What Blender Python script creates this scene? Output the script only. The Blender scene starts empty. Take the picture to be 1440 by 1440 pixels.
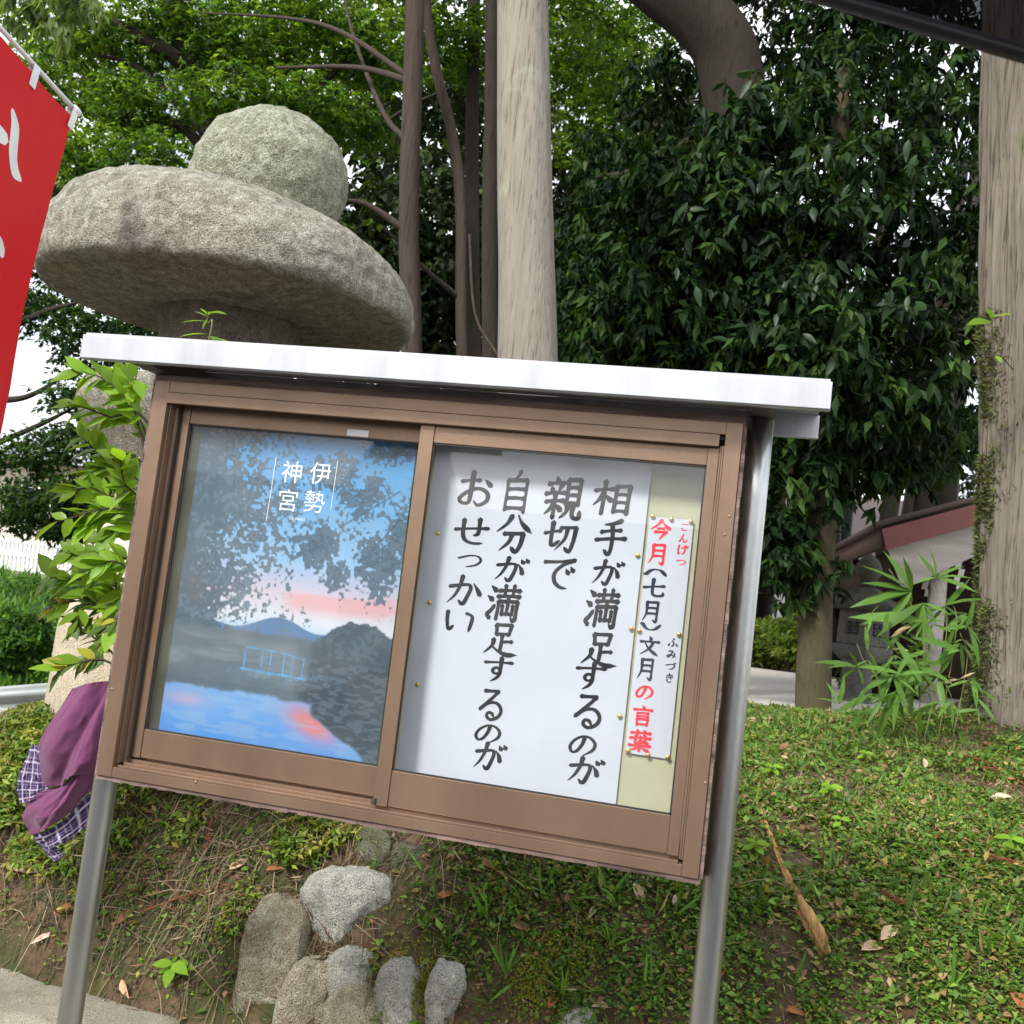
import bpy, bmesh, math, random
import numpy as np
from mathutils import Matrix, Vector

random.seed(7)
rng = np.random.default_rng(11)
scene = bpy.context.scene
COL = scene.collection

# ---------------------------------------------------------------- camera
FPX, CPX, EYE = 1438.0, 720.0, 1.5
RM = np.array([[0.9695118584, 0.0947363441, -0.2259906668],
               [0.2151760595, 0.1121197322, 0.9701177398],
               [0.1172434211, -0.9891684340, 0.0883164167]])
cam_data = bpy.data.cameras.new('camera')
cam = bpy.data.objects.new('camera', cam_data)
COL.objects.link(cam)
cam_data.sensor_width = 36.0
cam_data.lens = 36.0 * FPX / 1440.0
cam_data.clip_start = 0.02
cam_data.clip_end = 2000
rt, dn, fw = RM[:, 0], RM[:, 1], RM[:, 2]
cam.matrix_world = Matrix(((rt[0], -dn[0], -fw[0], 0), (rt[1], -dn[1], -fw[1], 0),
                           (rt[2], -dn[2], -fw[2], EYE), (0, 0, 0, 1)))
cam_data.dof.use_dof = True
cam_data.dof.focus_distance = 2.4
cam_data.dof.aperture_fstop = 11.0
scene.camera = cam

# ---------------------------------------------------------------- sky, sun, exposure
SUN_EL, SUN_AZ = math.radians(41), math.radians(207)      # azimuth clockwise from +Y
world = bpy.data.worlds.new('World')
scene.world = world
world.use_nodes = True
wn, wl = world.node_tree.nodes, world.node_tree.links
wn.clear()
w_out = wn.new('ShaderNodeOutputWorld')
w_bg = wn.new('ShaderNodeBackground')
w_sky = wn.new('ShaderNodeTexSky')
w_sky.sky_type = 'NISHITA'
w_sky.sun_disc = False
w_sky.sun_elevation = SUN_EL
w_sky.sun_rotation = SUN_AZ
w_sky.air_density = 1.0
w_sky.dust_density = 2.0
w_tc = wn.new('ShaderNodeTexCoord')
w_noise = wn.new('ShaderNodeTexNoise')
w_noise.inputs['Scale'].default_value = 2.6
w_noise.inputs['Detail'].default_value = 7
w_noise.inputs['Roughness'].default_value = 0.6
w_ramp = wn.new('ShaderNodeValToRGB')
w_ramp.color_ramp.elements[0].position = 0.36
w_ramp.color_ramp.elements[1].position = 0.56
w_mix = wn.new('ShaderNodeMixRGB')
w_mix.inputs['Color2'].default_value = (15.0, 15.4, 16.0, 1)   # bright thin cloud
wl.new(w_tc.outputs['Generated'], w_noise.inputs['Vector'])
wl.new(w_noise.outputs['Fac'], w_ramp.inputs['Fac'])
wl.new(w_ramp.outputs['Color'], w_mix.inputs['Fac'])
wl.new(w_sky.outputs['Color'], w_mix.inputs['Color1'])
wl.new(w_mix.outputs['Color'], w_bg.inputs['Color'])
w_bg.inputs['Strength'].default_value = 0.085
wl.new(w_bg.outputs['Background'], w_out.inputs['Surface'])

sun_data = bpy.data.lights.new('sun', 'SUN')
sun_data.energy = 2.9
sun_data.angle = math.radians(12)
sun_data.color = (1.0, 0.96, 0.9)
sun = bpy.data.objects.new('sun', sun_data)
COL.objects.link(sun)
sd = Vector((math.sin(SUN_AZ) * math.cos(SUN_EL), math.cos(SUN_AZ) * math.cos(SUN_EL), math.sin(SUN_EL)))
sun.rotation_euler = (-sd).to_track_quat('-Z', 'Y').to_euler()
sun.location = (-6, -10, 14)

scene.view_settings.view_transform = 'Standard'
scene.view_settings.look = 'None'
scene.view_settings.exposure = 0.78
scene.view_settings.gamma = 1.0
scene.view_settings.use_curve_mapping = False
scene.cycles.max_bounces = 8
scene.cycles.transparent_max_bounces = 16
scene.cycles.use_denoising = True

# ---------------------------------------------------------------- helpers
def ray(u, v):
    return RM @ np.array([(u - CPX) / FPX, (v - CPX) / FPX, 1.0])

def P(u, v, Y):
    """point on the line of sight of photograph pixel (u, v) that stands Y metres beyond the eye"""
    r = ray(u, v)
    return r * (Y / r[1]) + np.array([0, 0, EYE])

def sstep(a, b, x):
    t = np.clip((x - a) / (b - a), 0, 1)
    return t * t * (3 - 2 * t)

_perm = np.random.default_rng(3).random(4096)
def vnoise(x, y, z=0.0):
    x, y, z = np.broadcast_arrays(np.asarray(x, float), np.asarray(y, float), np.asarray(z, float))
    xi, yi, zi = np.floor(x).astype(int), np.floor(y).astype(int), np.floor(z).astype(int)
    fx, fy, fz = x - xi, y - yi, z - zi
    fx, fy, fz = fx * fx * (3 - 2 * fx), fy * fy * (3 - 2 * fy), fz * fz * (3 - 2 * fz)
    def h(a, b, c):
        n = (a * 73856093) ^ (b * 19349663) ^ (c * 83492791)
        n = (n ^ (n >> 13)) * 1274126177
        return _perm[(n ^ (n >> 16)) & 4095]
    r = 0
    for dx in (0, 1):
        for dy in (0, 1):
            for dz in (0, 1):
                r = r + h(xi + dx, yi + dy, zi + dz) * (fx if dx else 1 - fx) * (fy if dy else 1 - fy) * (fz if dz else 1 - fz)
    return r

def fbm(x, y, z=0.0, o=4):
    s, a, t = 0, 1.0, 0
    for i in range(o):
        s = s + a * vnoise(np.asarray(x) * 2 ** i + 17 * i, np.asarray(y) * 2 ** i + 5 * i, np.asarray(z) * 2 ** i)
        t += a
        a *= 0.5
    return s / t

def mesh_np(name, V, F, smooth=False, col=None):
    """V (n,3) array, F (m,k) array"""
    V = np.asarray(V, np.float32)
    F = np.asarray(F, np.int32)
    me = bpy.data.meshes.new(name)
    me.vertices.add(len(V))
    me.vertices.foreach_set('co', V.ravel())
    k = F.shape[1]
    me.loops.add(F.size)
    me.loops.foreach_set('vertex_index', F.ravel())
    me.polygons.add(len(F))
    me.polygons.foreach_set('loop_start', np.arange(0, F.size, k, dtype=np.int32))
    me.polygons.foreach_set('loop_total', np.full(len(F), k, np.int32))
    if smooth:
        me.polygons.foreach_set('use_smooth', np.ones(len(F), bool))
    if col is not None:
        at = me.color_attributes.new('Col', 'FLOAT_COLOR', 'POINT')
        c = np.ones((len(V), 4), np.float32)
        c[:, :3] = col
        at.data.foreach_set('color', c.ravel())
    me.update(calc_edges=True)
    me.validate()
    return me

def put(name, me, mat, parent=None):
    o = bpy.data.objects.new(name, me)
    if mat is not None and not me.materials:
        me.materials.append(mat)
    COL.objects.link(o)
    if parent is not None:
        o.parent = parent
        if parent.type == 'EMPTY':
            o.matrix_parent_inverse = Matrix.Translation(-Vector(parent.location))
    elif len(me.vertices):
        n = len(me.vertices)
        a = np.empty(n * 3, np.float32)
        me.vertices.foreach_get('co', a)
        a = a.reshape(-1, 3)
        c = np.array([(a[:, 0].min() + a[:, 0].max()) / 2, (a[:, 1].min() + a[:, 1].max()) / 2, a[:, 2].min()])
        me.vertices.foreach_set('co', (a - c).astype(np.float32).ravel())
        o.location = c
        me.update()
    return o

def tag(o, label, cat, group=None):
    o['label'] = label
    o['category'] = cat
    if group:
        o['group'] = group
    return o

def struct(o, kind='structure'):
    o['kind'] = kind
    return o

def thing(name, label, cat, loc, group=None):
    o = bpy.data.objects.new(name, None)
    o.empty_display_size = 0.1
    o.location = tuple(float(v) for v in loc)
    COL.objects.link(o)
    return tag(o, label, cat, group)

def box_bm(bm, x0, x1, y0, y1, z0, z1, bev=0.0):
    r = bmesh.ops.create_cube(bm, size=1.0)
    vs = r['verts']
    for v in vs:
        v.co = Vector(((x0 + x1) / 2 + v.co.x * (x1 - x0), (y0 + y1) / 2 + v.co.y * (y1 - y0), (z0 + z1) / 2 + v.co.z * (z1 - z0)))
    if bev > 0:
        es = list({e for v in vs for e in v.link_edges})
        bmesh.ops.bevel(bm, geom=es, offset=bev, segments=2, affect='EDGES', profile=0.7)

def bm_obj(name, bm, mat, parent=None, smooth=False):
    me = bpy.data.meshes.new(name)
    bmesh.ops.recalc_face_normals(bm, faces=bm.faces[:])
    bm.to_mesh(me)
    bm.free()
    if smooth:
        for p in me.polygons:
            p.use_smooth = True
    return put(name, me, mat, parent)

def box(name, x0, x1, y0, y1, z0, z1, mat, parent=None, bev=0.002):
    bm = bmesh.new()
    box_bm(bm, x0, x1, y0, y1, z0, z1, bev)
    return bm_obj(name, bm, mat, parent)

def boxes(name, lst, mat, parent=None, bev=0.0015):
    bm = bmesh.new()
    for b in lst:
        box_bm(bm, *b, bev)
    return bm_obj(name, bm, mat, parent)

def crom(pts, n):
    """Catmull-Rom through pts (k,d), n samples"""
    p = np.asarray(pts, float)
    if len(p) == 2:
        t = np.linspace(0, 1, n)[:, None]
        return p[0] * (1 - t) + p[1] * t
    q = np.vstack([2 * p[0] - p[1], p, 2 * p[-1] - p[-2]])
    seg = len(p) - 1
    out = []
    for s in np.linspace(0, seg - 1e-6, n):
        i = int(s)
        t = s - i
        a, b, c, d = q[i], q[i + 1], q[i + 2], q[i + 3]
        out.append(0.5 * ((2 * b) + (-a + c) * t + (2 * a - 5 * b + 4 * c - d) * t * t + (-a + 3 * b - 3 * c + d) * t ** 3))
    return np.array(out)

def tube_arr(pts, rad, seg=8, n=None, caps=True, disp=None):
    """swept tube; returns V, quads (caps as degenerate quads)"""
    pr = np.column_stack([np.asarray(pts, float), np.broadcast_to(rad, (len(pts),))])
    if n:
        pr = crom(pr, n)
    p, r = pr[:, :3], pr[:, 3]
    t = np.gradient(p, axis=0)
    t /= np.linalg.norm(t, axis=1)[:, None] + 1e-12
    ref = np.array([0.0, 1.0, 0.0]) if abs(t[:, 1]).mean() < 0.8 else np.array([1.0, 0, 0])
    a = np.cross(t, ref)
    a /= np.linalg.norm(a, axis=1)[:, None]
    b = np.cross(t, a)
    th = np.linspace(0, 2 * np.pi, seg, endpoint=False)
    rr = r[:, None] * np.ones(seg)[None]
    if disp is not None:
        rr = rr * disp(np.arange(len(p))[:, None] / len(p), th[None, :], p)
    V = p[:, None, :] + rr[:, :, None] * (np.cos(th)[None, :, None] * a[:, None, :] + np.sin(th)[None, :, None] * b[:, None, :])
    m = len(p)
    V = V.reshape(-1, 3)
    i = np.arange(m - 1)[:, None] * seg
    j = np.arange(seg)[None]
    j2 = (j + 1) % seg
    F = np.stack([i + j, i + j2, i + seg + j2, i + seg + j], -1).reshape(-1, 4)
    if caps:
        V = np.vstack([V, p[0], p[-1]])
        c0, c1 = len(V) - 2, len(V) - 1
        jj = np.arange(seg)
        F0 = np.stack([np.full(seg, c0), (jj + 1) % seg, jj, np.full(seg, c0)], -1)
        base = (m - 1) * seg
        F1 = np.stack([np.full(seg, c1), base + jj, base + (jj + 1) % seg, np.full(seg, c1)], -1)
        return V, F, np.vstack([F0[:, :3], F1[:, :3]])
    return V, F, np.zeros((0, 3), int)

class MB:
    """collects arrays of triangles / quads as one mesh"""
    def __init__(self):
        self.V, self.T, self.C, self.n = [], [], [], 0
    def add(self, V, F, C=None):
        V = np.asarray(V, float)
        F = np.asarray(F, int)
        if F.shape[1] == 4:
            F = np.vstack([F[:, [0, 1, 2]], F[:, [0, 2, 3]]])
        self.V.append(V)
        self.T.append(F + self.n)
        self.C.append(np.broadcast_to(np.asarray((1, 1, 1) if C is None else C, float), (len(V), 3)))
        self.n += len(V)
    def tube(self, pts, rad, seg=8, n=None, C=None, disp=None):
        V, F, T = tube_arr(pts, rad, seg, n, True, disp)
        n0 = self.n
        self.add(V, F, C)
        if len(T):
            self.T.append(T + n0)
    def mesh(self, name, smooth=True):
        return mesh_np(name, np.vstack(self.V), np.vstack(self.T), smooth, np.vstack(self.C))
    def build(self, name, mat, parent=None, smooth=True):
        return put(name, self.mesh(name, smooth), mat, parent)

def tube_obj(name, pts, rad, mat, parent=None, seg=8, n=None, disp=None):
    m = MB()
    m.tube(pts, rad, seg, n, None, disp)
    return m.build(name, mat, parent)

def unit(a):
    return a / (np.linalg.norm(a, axis=-1, keepdims=True) + 1e-9)

LEAF_T = np.array([0, 0.22, 0.5, 0.78, 1.0])
def leaf_arrays(c, d, nrm, L, W, fold=0.25, droop=0.15, fine=False):
    """leaves at bases c, along d, facing nrm. returns V, F (tris), index of leaf per vertex"""
    N = len(c)
    d = unit(d)
    s = unit(np.cross(d, nrm))
    nn = np.cross(s, d)
    L = np.broadcast_to(L, (N,))[:, None]
    W = np.broadcast_to(W, (N,))[:, None]
    if fine:
        prof = [(0, 0.04), (0.2, 0.36), (0.45, 0.5), (0.72, 0.34), (1.0, 0.0)]
        vs = []
        for t, w in prof:
            mid = c + d * L * t - nn * L * droop * t * t
            vs += [mid - s * W * w + nn * W * w * fold, mid, mid + s * W * w + nn * W * w * fold]
        V = np.stack(vs, 1).reshape(-1, 3)
        tri = []
        for k in range(4):
            a = k * 3
            for q in (0, 1):
                tri += [(a + q, a + q + 1, a + q + 4), (a + q, a + q + 4, a + q + 3)]
        tri = np.array(tri)
        k = 15
    else:
        mid = c + d * L * 0.45 - nn * L * droop * 0.2
        tip = c + d * L - nn * L * droop
        vs = [c, mid + s * W * 0.5 + nn * W * 0.5 * fold, tip, mid - s * W * 0.5 + nn * W * 0.5 * fold]
        V = np.stack(vs, 1).reshape(-1, 3)
        tri = np.array([(0, 1, 2), (0, 2, 3)])
        k = 4
    F = (np.arange(N)[:, None, None] * k + tri[None]).reshape(-1, 3)
    return V, F, np.repeat(np.arange(N), k)

def rand_dirs(n):
    v = rng.normal(size=(n, 3))
    return unit(v)

def palette(n, cols, jit=0.18, w=None):
    cols = np.array(cols, float)
    i = rng.choice(len(cols), n, p=w)
    c = cols[i] * (1 + jit * rng.normal(size=(n, 1)))
    return np.clip(c, 0.002, 0.9)

# ---------------------------------------------------------------- materials
def new_mat(name):
    m = bpy.data.materials.new(name)
    m.use_nodes = True
    nt = m.node_tree
    return m, nt.nodes, nt.links, nt.nodes['Principled BSDF']

def plain(name, col, rough=0.6, metal=0.0, spec=0.5, var=0.12, scale=8.0, bump=0.0, bscale=60.0, stretch=(1, 1, 1)):
    """principled with a slight noise in colour, roughness and relief"""
    m, n, l, b = new_mat(name)
    tc = n.new('ShaderNodeTexCoord')
    mp = n.new('ShaderNodeMapping')
    mp.inputs['Scale'].default_value = stretch
    l.new(tc.outputs['Object'], mp.inputs['Vector'])
    no = n.new('ShaderNodeTexNoise')
    no.inputs['Scale'].default_value = scale
    no.inputs['Detail'].default_value = 6
    l.new(mp.outputs['Vector'], no.inputs['Vector'])
    rp = n.new('ShaderNodeValToRGB')
    rp.color_ramp.elements[0].position = 0.3
    rp.color_ramp.elements[1].position = 0.7
    rp.color_ramp.elements[0].color = tuple(c * (1 - var) for c in col) + (1,)
    rp.color_ramp.elements[1].color = tuple(min(c * (1 + var), 1) for c in col) + (1,)
    l.new(no.outputs['Fac'], rp.inputs['Fac'])
    l.new(rp.outputs['Color'], b.inputs['Base Color'])
    b.inputs['Roughness'].default_value = rough
    b.inputs['Metallic'].default_value = metal
    b.inputs['Specular IOR Level'].default_value = spec
    if bump > 0:
        n2 = n.new('ShaderNodeTexNoise')
        n2.inputs['Scale'].default_value = bscale
        n2.inputs['Detail'].default_value = 8
        l.new(mp.outputs['Vector'], n2.inputs['Vector'])
        bp = n.new('ShaderNodeBump')
        bp.inputs['Strength'].default_value = bump
        bp.inputs['Distance'].default_value = 0.01
        l.new(n2.outputs['Fac'], bp.inputs['Height'])
        l.new(bp.outputs['Normal'], b.inputs['Normal'])
    return m

def leaf_mat(name, rough=0.45, trans=0.35, spec=0.4, tcol=(1.5, 1.5, 0.6)):
    m, n, l, b = new_mat(name)
    at = n.new('ShaderNodeAttribute')
    at.attribute_name = 'Col'
    l.new(at.outputs['Color'], b.inputs['Base Color'])
    b.inputs['Roughness'].default_value = rough
    b.inputs['Specular IOR Level'].default_value = spec
    tr = n.new('ShaderNodeBsdfTranslucent')
    mu = n.new('ShaderNodeMixRGB')
    mu.blend_type = 'MULTIPLY'
    mu.inputs['Fac'].default_value = 1
    mu.inputs['Color2'].default_value = tcol + (1,)
    l.new(at.outputs['Color'], mu.inputs['Color1'])
    l.new(mu.outputs['Color'], tr.inputs['Color'])
    mx = n.new('ShaderNodeMixShader')
    mx.inputs['Fac'].default_value = trans
    l.new(b.outputs['BSDF'], mx.inputs[1])
    l.new(tr.outputs['BSDF'], mx.inputs[2])
    l.new(mx.outputs['Shader'], n['Material Output'].inputs['Surface'])
    return m

def obj_leaf_mat(name, col, rough=0.4, trans=0.35, var=0.25):
    """for single leaf objects: colour varies from object to object"""
    m, n, l, b = new_mat(name)
    oi = n.new('ShaderNodeObjectInfo')
    rp = n.new('ShaderNodeValToRGB')
    rp.color_ramp.elements[0].color = tuple(c * (1 - var) for c in col) + (1,)
    rp.color_ramp.elements[1].color = tuple(c * (1 + var) for c in col) + (1,)
    l.new(oi.outputs['Random'], rp.inputs['Fac'])
    l.new(rp.outputs['Color'], b.inputs['Base Color'])
    b.inputs['Roughness'].default_value = rough
    b.inputs['Specular IOR Level'].default_value = 0.25
    tr = n.new('ShaderNodeBsdfTranslucent')
    mu = n.new('ShaderNodeMixRGB')
    mu.blend_type = 'MULTIPLY'
    mu.inputs['Fac'].default_value = 1
    mu.inputs['Color2'].default_value = (1.7, 1.6, 0.6, 1)
    l.new(rp.outputs['Color'], mu.inputs['Color1'])
    l.new(mu.outputs['Color'], tr.inputs['Color'])
    mx = n.new('ShaderNodeMixShader')
    mx.inputs['Fac'].default_value = trans
    l.new(b.outputs['BSDF'], mx.inputs[1])
    l.new(tr.outputs['BSDF'], mx.inputs[2])
    l.new(mx.outputs['Shader'], n['Material Output'].inputs['Surface'])
    return m

def bark_mat(name, c_dark, c_light, zscale=0.12, scale=30.0, bump=0.6, lichen=None):
    """vertical fibres at two scales, thin dark cracks, grey weathering in patches"""
    m, n, l, b = new_mat(name)
    tc = n.new('ShaderNodeTexCoord')
    def noise(sc, zs, det, dist, seed):
        mp = n.new('ShaderNodeMapping')
        mp.inputs['Scale'].default_value = (1, 1, zs)
        mp.inputs['Location'].default_value = (seed, seed * 2, seed * 3)
        l.new(tc.outputs['Object'], mp.inputs['Vector'])
        q = n.new('ShaderNodeTexNoise')
        q.inputs['Scale'].default_value = sc
        q.inputs['Detail'].default_value = det
        q.inputs['Roughness'].default_value = 0.6
        q.inputs['Distortion'].default_value = dist
        l.new(mp.outputs['Vector'], q.inputs['Vector'])
        return q
    def ramp(q, p0, p1, c0, c1):
        r = n.new('ShaderNodeValToRGB')
        r.color_ramp.elements[0].position, r.color_ramp.elements[1].position = p0, p1
        r.color_ramp.elements[0].color, r.color_ramp.elements[1].color = c0 + (1,), c1 + (1,)
        l.new(q.outputs['Fac'], r.inputs['Fac'])
        return r
    def mix(f, a_, b_, mode='MIX', fac=None):
        x = n.new('ShaderNodeMixRGB')
        x.blend_type = mode
        if f is not None:
            l.new(f.outputs['Color'], x.inputs['Fac'])
        else:
            x.inputs['Fac'].default_value = fac
        l.new(a_.outputs['Color'], x.inputs['Color1'])
        if isinstance(b_, tuple):
            x.inputs['Color2'].default_value = b_ + (1,)
        else:
            l.new(b_.outputs['Color'], x.inputs['Color2'])
        return x
    fib = noise(scale * 3.2, zscale * 0.45, 10, 0.08, 0.0)
    pat = noise(scale * 0.16, 0.35, 6, 0.3, 1.7)
    crk = noise(scale * 4.2, zscale * 0.28, 5, 0.1, 3.1)
    c1 = ramp(fib, 0.30, 0.68, tuple(0.55 * d + 0.45 * e for d, e in zip(c_dark, c_light)), c_light)
    c2 = mix(ramp(pat, 0.35, 0.7, (0, 0, 0), (0.75, 0.75, 0.75)), c1, tuple(0.75 * d + 0.35 * e for d, e in zip(c_dark, c_light)))
    cr = ramp(crk, 0.33, 0.42, (0.6, 0.6, 0.6), (0, 0, 0))
    c3 = mix(cr, c2, tuple(d * 0.8 for d in c_dark))
    if lichen:
        c3 = mix(ramp(noise(4.2, 0.8, 9, 0.5, 5.0), 0.60, 0.72, (0, 0, 0), (0.9, 0.9, 0.9)), c3, lichen)
    l.new(c3.outputs['Color'], b.inputs['Base Color'])
    b.inputs['Roughness'].default_value = 0.92
    b.inputs['Specular IOR Level'].default_value = 0.15
    su = n.new('ShaderNodeMath')
    su.operation = 'SUBTRACT'
    l.new(fib.outputs['Fac'], su.inputs[0])
    l.new(cr.outputs['Color'], su.inputs[1])
    bp = n.new('ShaderNodeBump')
    bp.inputs['Strength'].default_value = bump
    bp.inputs['Distance'].default_value = 0.008
    l.new(su.outputs['Value'], bp.inputs['Height'])
    l.new(bp.outputs['Normal'], b.inputs['Normal'])
    return m

def stone_mat(name, base, dark, lichen, scale=14.0, speck=90.0, bump=0.5, lich=0.5):
    """granite: cloudy tone, dark specks, lichen patches"""
    m, n, l, b = new_mat(name)
    tc = n.new('ShaderNodeTexCoord')
    def noise(sc, det=8, dist=0.0):
        q = n.new('ShaderNodeTexNoise')
        q.inputs['Scale'].default_value = sc
        q.inputs['Detail'].default_value = det
        q.inputs['Roughness'].default_value = 0.62
        q.inputs['Distortion'].default_value = dist
        l.new(tc.outputs['Object'], q.inputs['Vector'])
        return q
    def ramp(q, p0, p1, c0=(0, 0, 0), c1=(1, 1, 1)):
        r = n.new('ShaderNodeValToRGB')
        r.color_ramp.elements[0].position, r.color_ramp.elements[1].position = p0, p1
        r.color_ramp.elements[0].color, r.color_ramp.elements[1].color = c0 + (1,), c1 + (1,)
        l.new(q.outputs['Fac'], r.inputs['Fac'])
        return r
    def mix(f, a, c2):
        x = n.new('ShaderNodeMixRGB')
        l.new(f.outputs['Color'], x.inputs['Fac'])
        l.new(a.outputs['Color'], x.inputs['Color1'])
        x.inputs['Color2'].default_value = c2 + (1,)
        return x
    n1 = noise(scale * 0.25, 6)
    c1 = ramp(n1, 0.3, 0.7, tuple(v * 0.72 for v in base), tuple(v * 1.15 for v in base))
    n2 = noise(speck, 4)
    c2 = mix(ramp(n2, 0.54, 0.72), c1, dark)
    n3 = noise(scale * 1.5, 10, 0.5)
    c3 = mix(ramp(n3, lich - 0.04, lich + 0.20, (0, 0, 0), (0.9, 0.9, 0.9)), c2, lichen)
    n4 = noise(scale * 0.5, 9, 0.3)
    c4 = mix(ramp(n4, 0.56, 0.85), c3, tuple(v * 0.9 for v in dark))
    n5 = noise(speck * 2.2, 3)
    c5 = n.new('ShaderNodeMixRGB')
    c5.blend_type = 'OVERLAY'
    c5.inputs['Fac'].default_value = 0.75
    l.new(c4.outputs['Color'], c5.inputs['Color1'])
    l.new(ramp(n5, 0.3, 0.7).outputs['Color'], c5.inputs['Color2'])
    n6 = noise(speck * 0.9, 2)
    c4 = mix(ramp(n6, 0.64, 0.70), c5, tuple(v * 0.55 for v in dark))
    l.new(c4.outputs['Color'], b.inputs['Base Color'])
    b.inputs['Roughness'].default_value = 0.92
    b.inputs['Specular IOR Level'].default_value = 0.2
    ad = n.new('ShaderNodeMath')
    ad.operation = 'ADD'
    l.new(n2.outputs['Fac'], ad.inputs[0])
    l.new(noise(scale * 2.5, 10).outputs['Fac'], ad.inputs[1])
    bp = n.new('ShaderNodeBump')
    bp.inputs['Strength'].default_value = bump
    bp.inputs['Distance'].default_value = 0.02
    l.new(ad.outputs['Value'], bp.inputs['Height'])
    l.new(bp.outputs['Normal'], b.inputs['Normal'])
    return m

def vcol_mat(name, rough=0.6, spec=0.4, bump=0.0):
    m, n, l, b = new_mat(name)
    at = n.new('ShaderNodeAttribute')
    at.attribute_name = 'Col'
    l.new(at.outputs['Color'], b.inputs['Base Color'])
    b.inputs['Roughness'].default_value = rough
    b.inputs['Specular IOR Level'].default_value = spec
    return m

def glass_mat(name):
    m, n, l, b = new_mat(name)
    n.remove(b)
    tr = n.new('ShaderNodeBsdfTransparent')
    tr.inputs['Color'].default_value = (0.985, 0.995, 0.99, 1)
    gl = n.new('ShaderNodeBsdfGlossy')
    gl.inputs['Roughness'].default_value = 0.0
    lw = n.new('ShaderNodeLayerWeight')
    lw.inputs['Blend'].default_value = 0.5
    pw = n.new('ShaderNodeMath')
    pw.operation = 'POWER'
    l.new(lw.outputs['Facing'], pw.inputs[0])
    pw.inputs[1].default_value = 5.0
    fr = n.new('ShaderNodeMath')
    fr.operation = 'MULTIPLY_ADD'
    l.new(pw.outputs['Value'], fr.inputs[0])
    fr.inputs[1].default_value = 0.955
    fr.inputs[2].default_value = 0.045
    tc = n.new('ShaderNodeTexCoord')
    # old glass: a film of dust in patches
    no = n.new('ShaderNodeTexNoise')
    no.inputs['Scale'].default_value = 7
    no.inputs['Detail'].default_value = 8
    l.new(tc.outputs['Object'], no.inputs['Vector'])
    rp = n.new('ShaderNodeValToRGB')
    rp.color_ramp.elements[0].position = 0.42
    rp.color_ramp.elements[1].position = 0.95
    rp.color_ramp.elements[0].color = (0, 0, 0, 1)
    rp.color_ramp.elements[1].color = (0.07, 0.07, 0.07, 1)
    l.new(no.outputs['Fac'], rp.inputs['Fac'])
    di = n.new('ShaderNodeBsdfDiffuse')
    di.inputs['Color'].default_value = (0.55, 0.56, 0.55, 1)
    mx = n.new('ShaderNodeMixShader')
    l.new(fr.outputs['Value'], mx.inputs['Fac'])
    l.new(tr.outputs['BSDF'], mx.inputs[1])
    l.new(gl.outputs['BSDF'], mx.inputs[2])
    m2 = n.new('ShaderNodeMixShader')
    l.new(rp.outputs['Color'], m2.inputs['Fac'])
    l.new(mx.outputs['Shader'], m2.inputs[1])
    l.new(di.outputs['BSDF'], m2.inputs[2])
    l.new(m2.outputs['Shader'], n['Material Output'].inputs['Surface'])
    return m

M = {}
M['alu'] = plain('brown_anodised_aluminium', (0.255, 0.168, 0.114), 0.33, 0.55, 0.5, 0.15, 11.0, 0.06, 160, (0.6, 1, 0.25))
M['alu_dark'] = plain('dark_track', (0.05, 0.038, 0.03), 0.6, 0.1, 0.4)
M['galv'] = plain('galvanised_steel', (0.46, 0.47, 0.46), 0.34, 1.0, 0.5, 0.12, 14, 0.06, 120, (1, 1, 0.35))
M['roofmetal'] = plain('pale_roof_sheet', (0.47, 0.485, 0.51), 0.35, 0.5, 0.5, 0.13, 16, 0.05, 60, (1, 1, 0.12))
M['soffit'] = plain('dull_inner_sheet', (0.11, 0.095, 0.085), 0.6, 0.2, 0.4, 0.08, 5)
M['oldwood'] = plain('weathered_plywood', (0.17, 0.115, 0.10), 0.85, 0, 0.2, 0.75, 26, 0.5, 90, (0.12, 1, 1))
M['felt'] = plain('pale_green_pinboard', (0.46, 0.445, 0.31), 0.95, 0, 0.1, 0.06, 10, 0.15, 500)
M['rubber'] = plain('glazing_seal', (0.02, 0.018, 0.017), 0.6)
M['glass'] = glass_mat('window_glass')
M['paper'] = plain('white_paper', (0.53, 0.555, 0.625), 0.8, 0, 0.2, 0.025, 5)
M['ink'] = plain('black_brush_ink', (0.016, 0.018, 0.024), 0.6, 0, 0.3, 0.5, 30)
M['navy'] = plain('navy_brush_ink', (0.018, 0.022, 0.05), 0.6, 0, 0.3, 0.3, 30)
M['redink'] = plain('red_brush_ink', (0.75, 0.035, 0.06), 0.6, 0, 0.3, 0.12, 30)
M['brass'] = plain('brass', (0.72, 0.50, 0.13), 0.3, 0.9)
M['print'] = vcol_mat('printed_poster', 0.5, 0.3)
M['white'] = plain('white_plastic', (0.8, 0.8, 0.8), 0.5)
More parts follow.
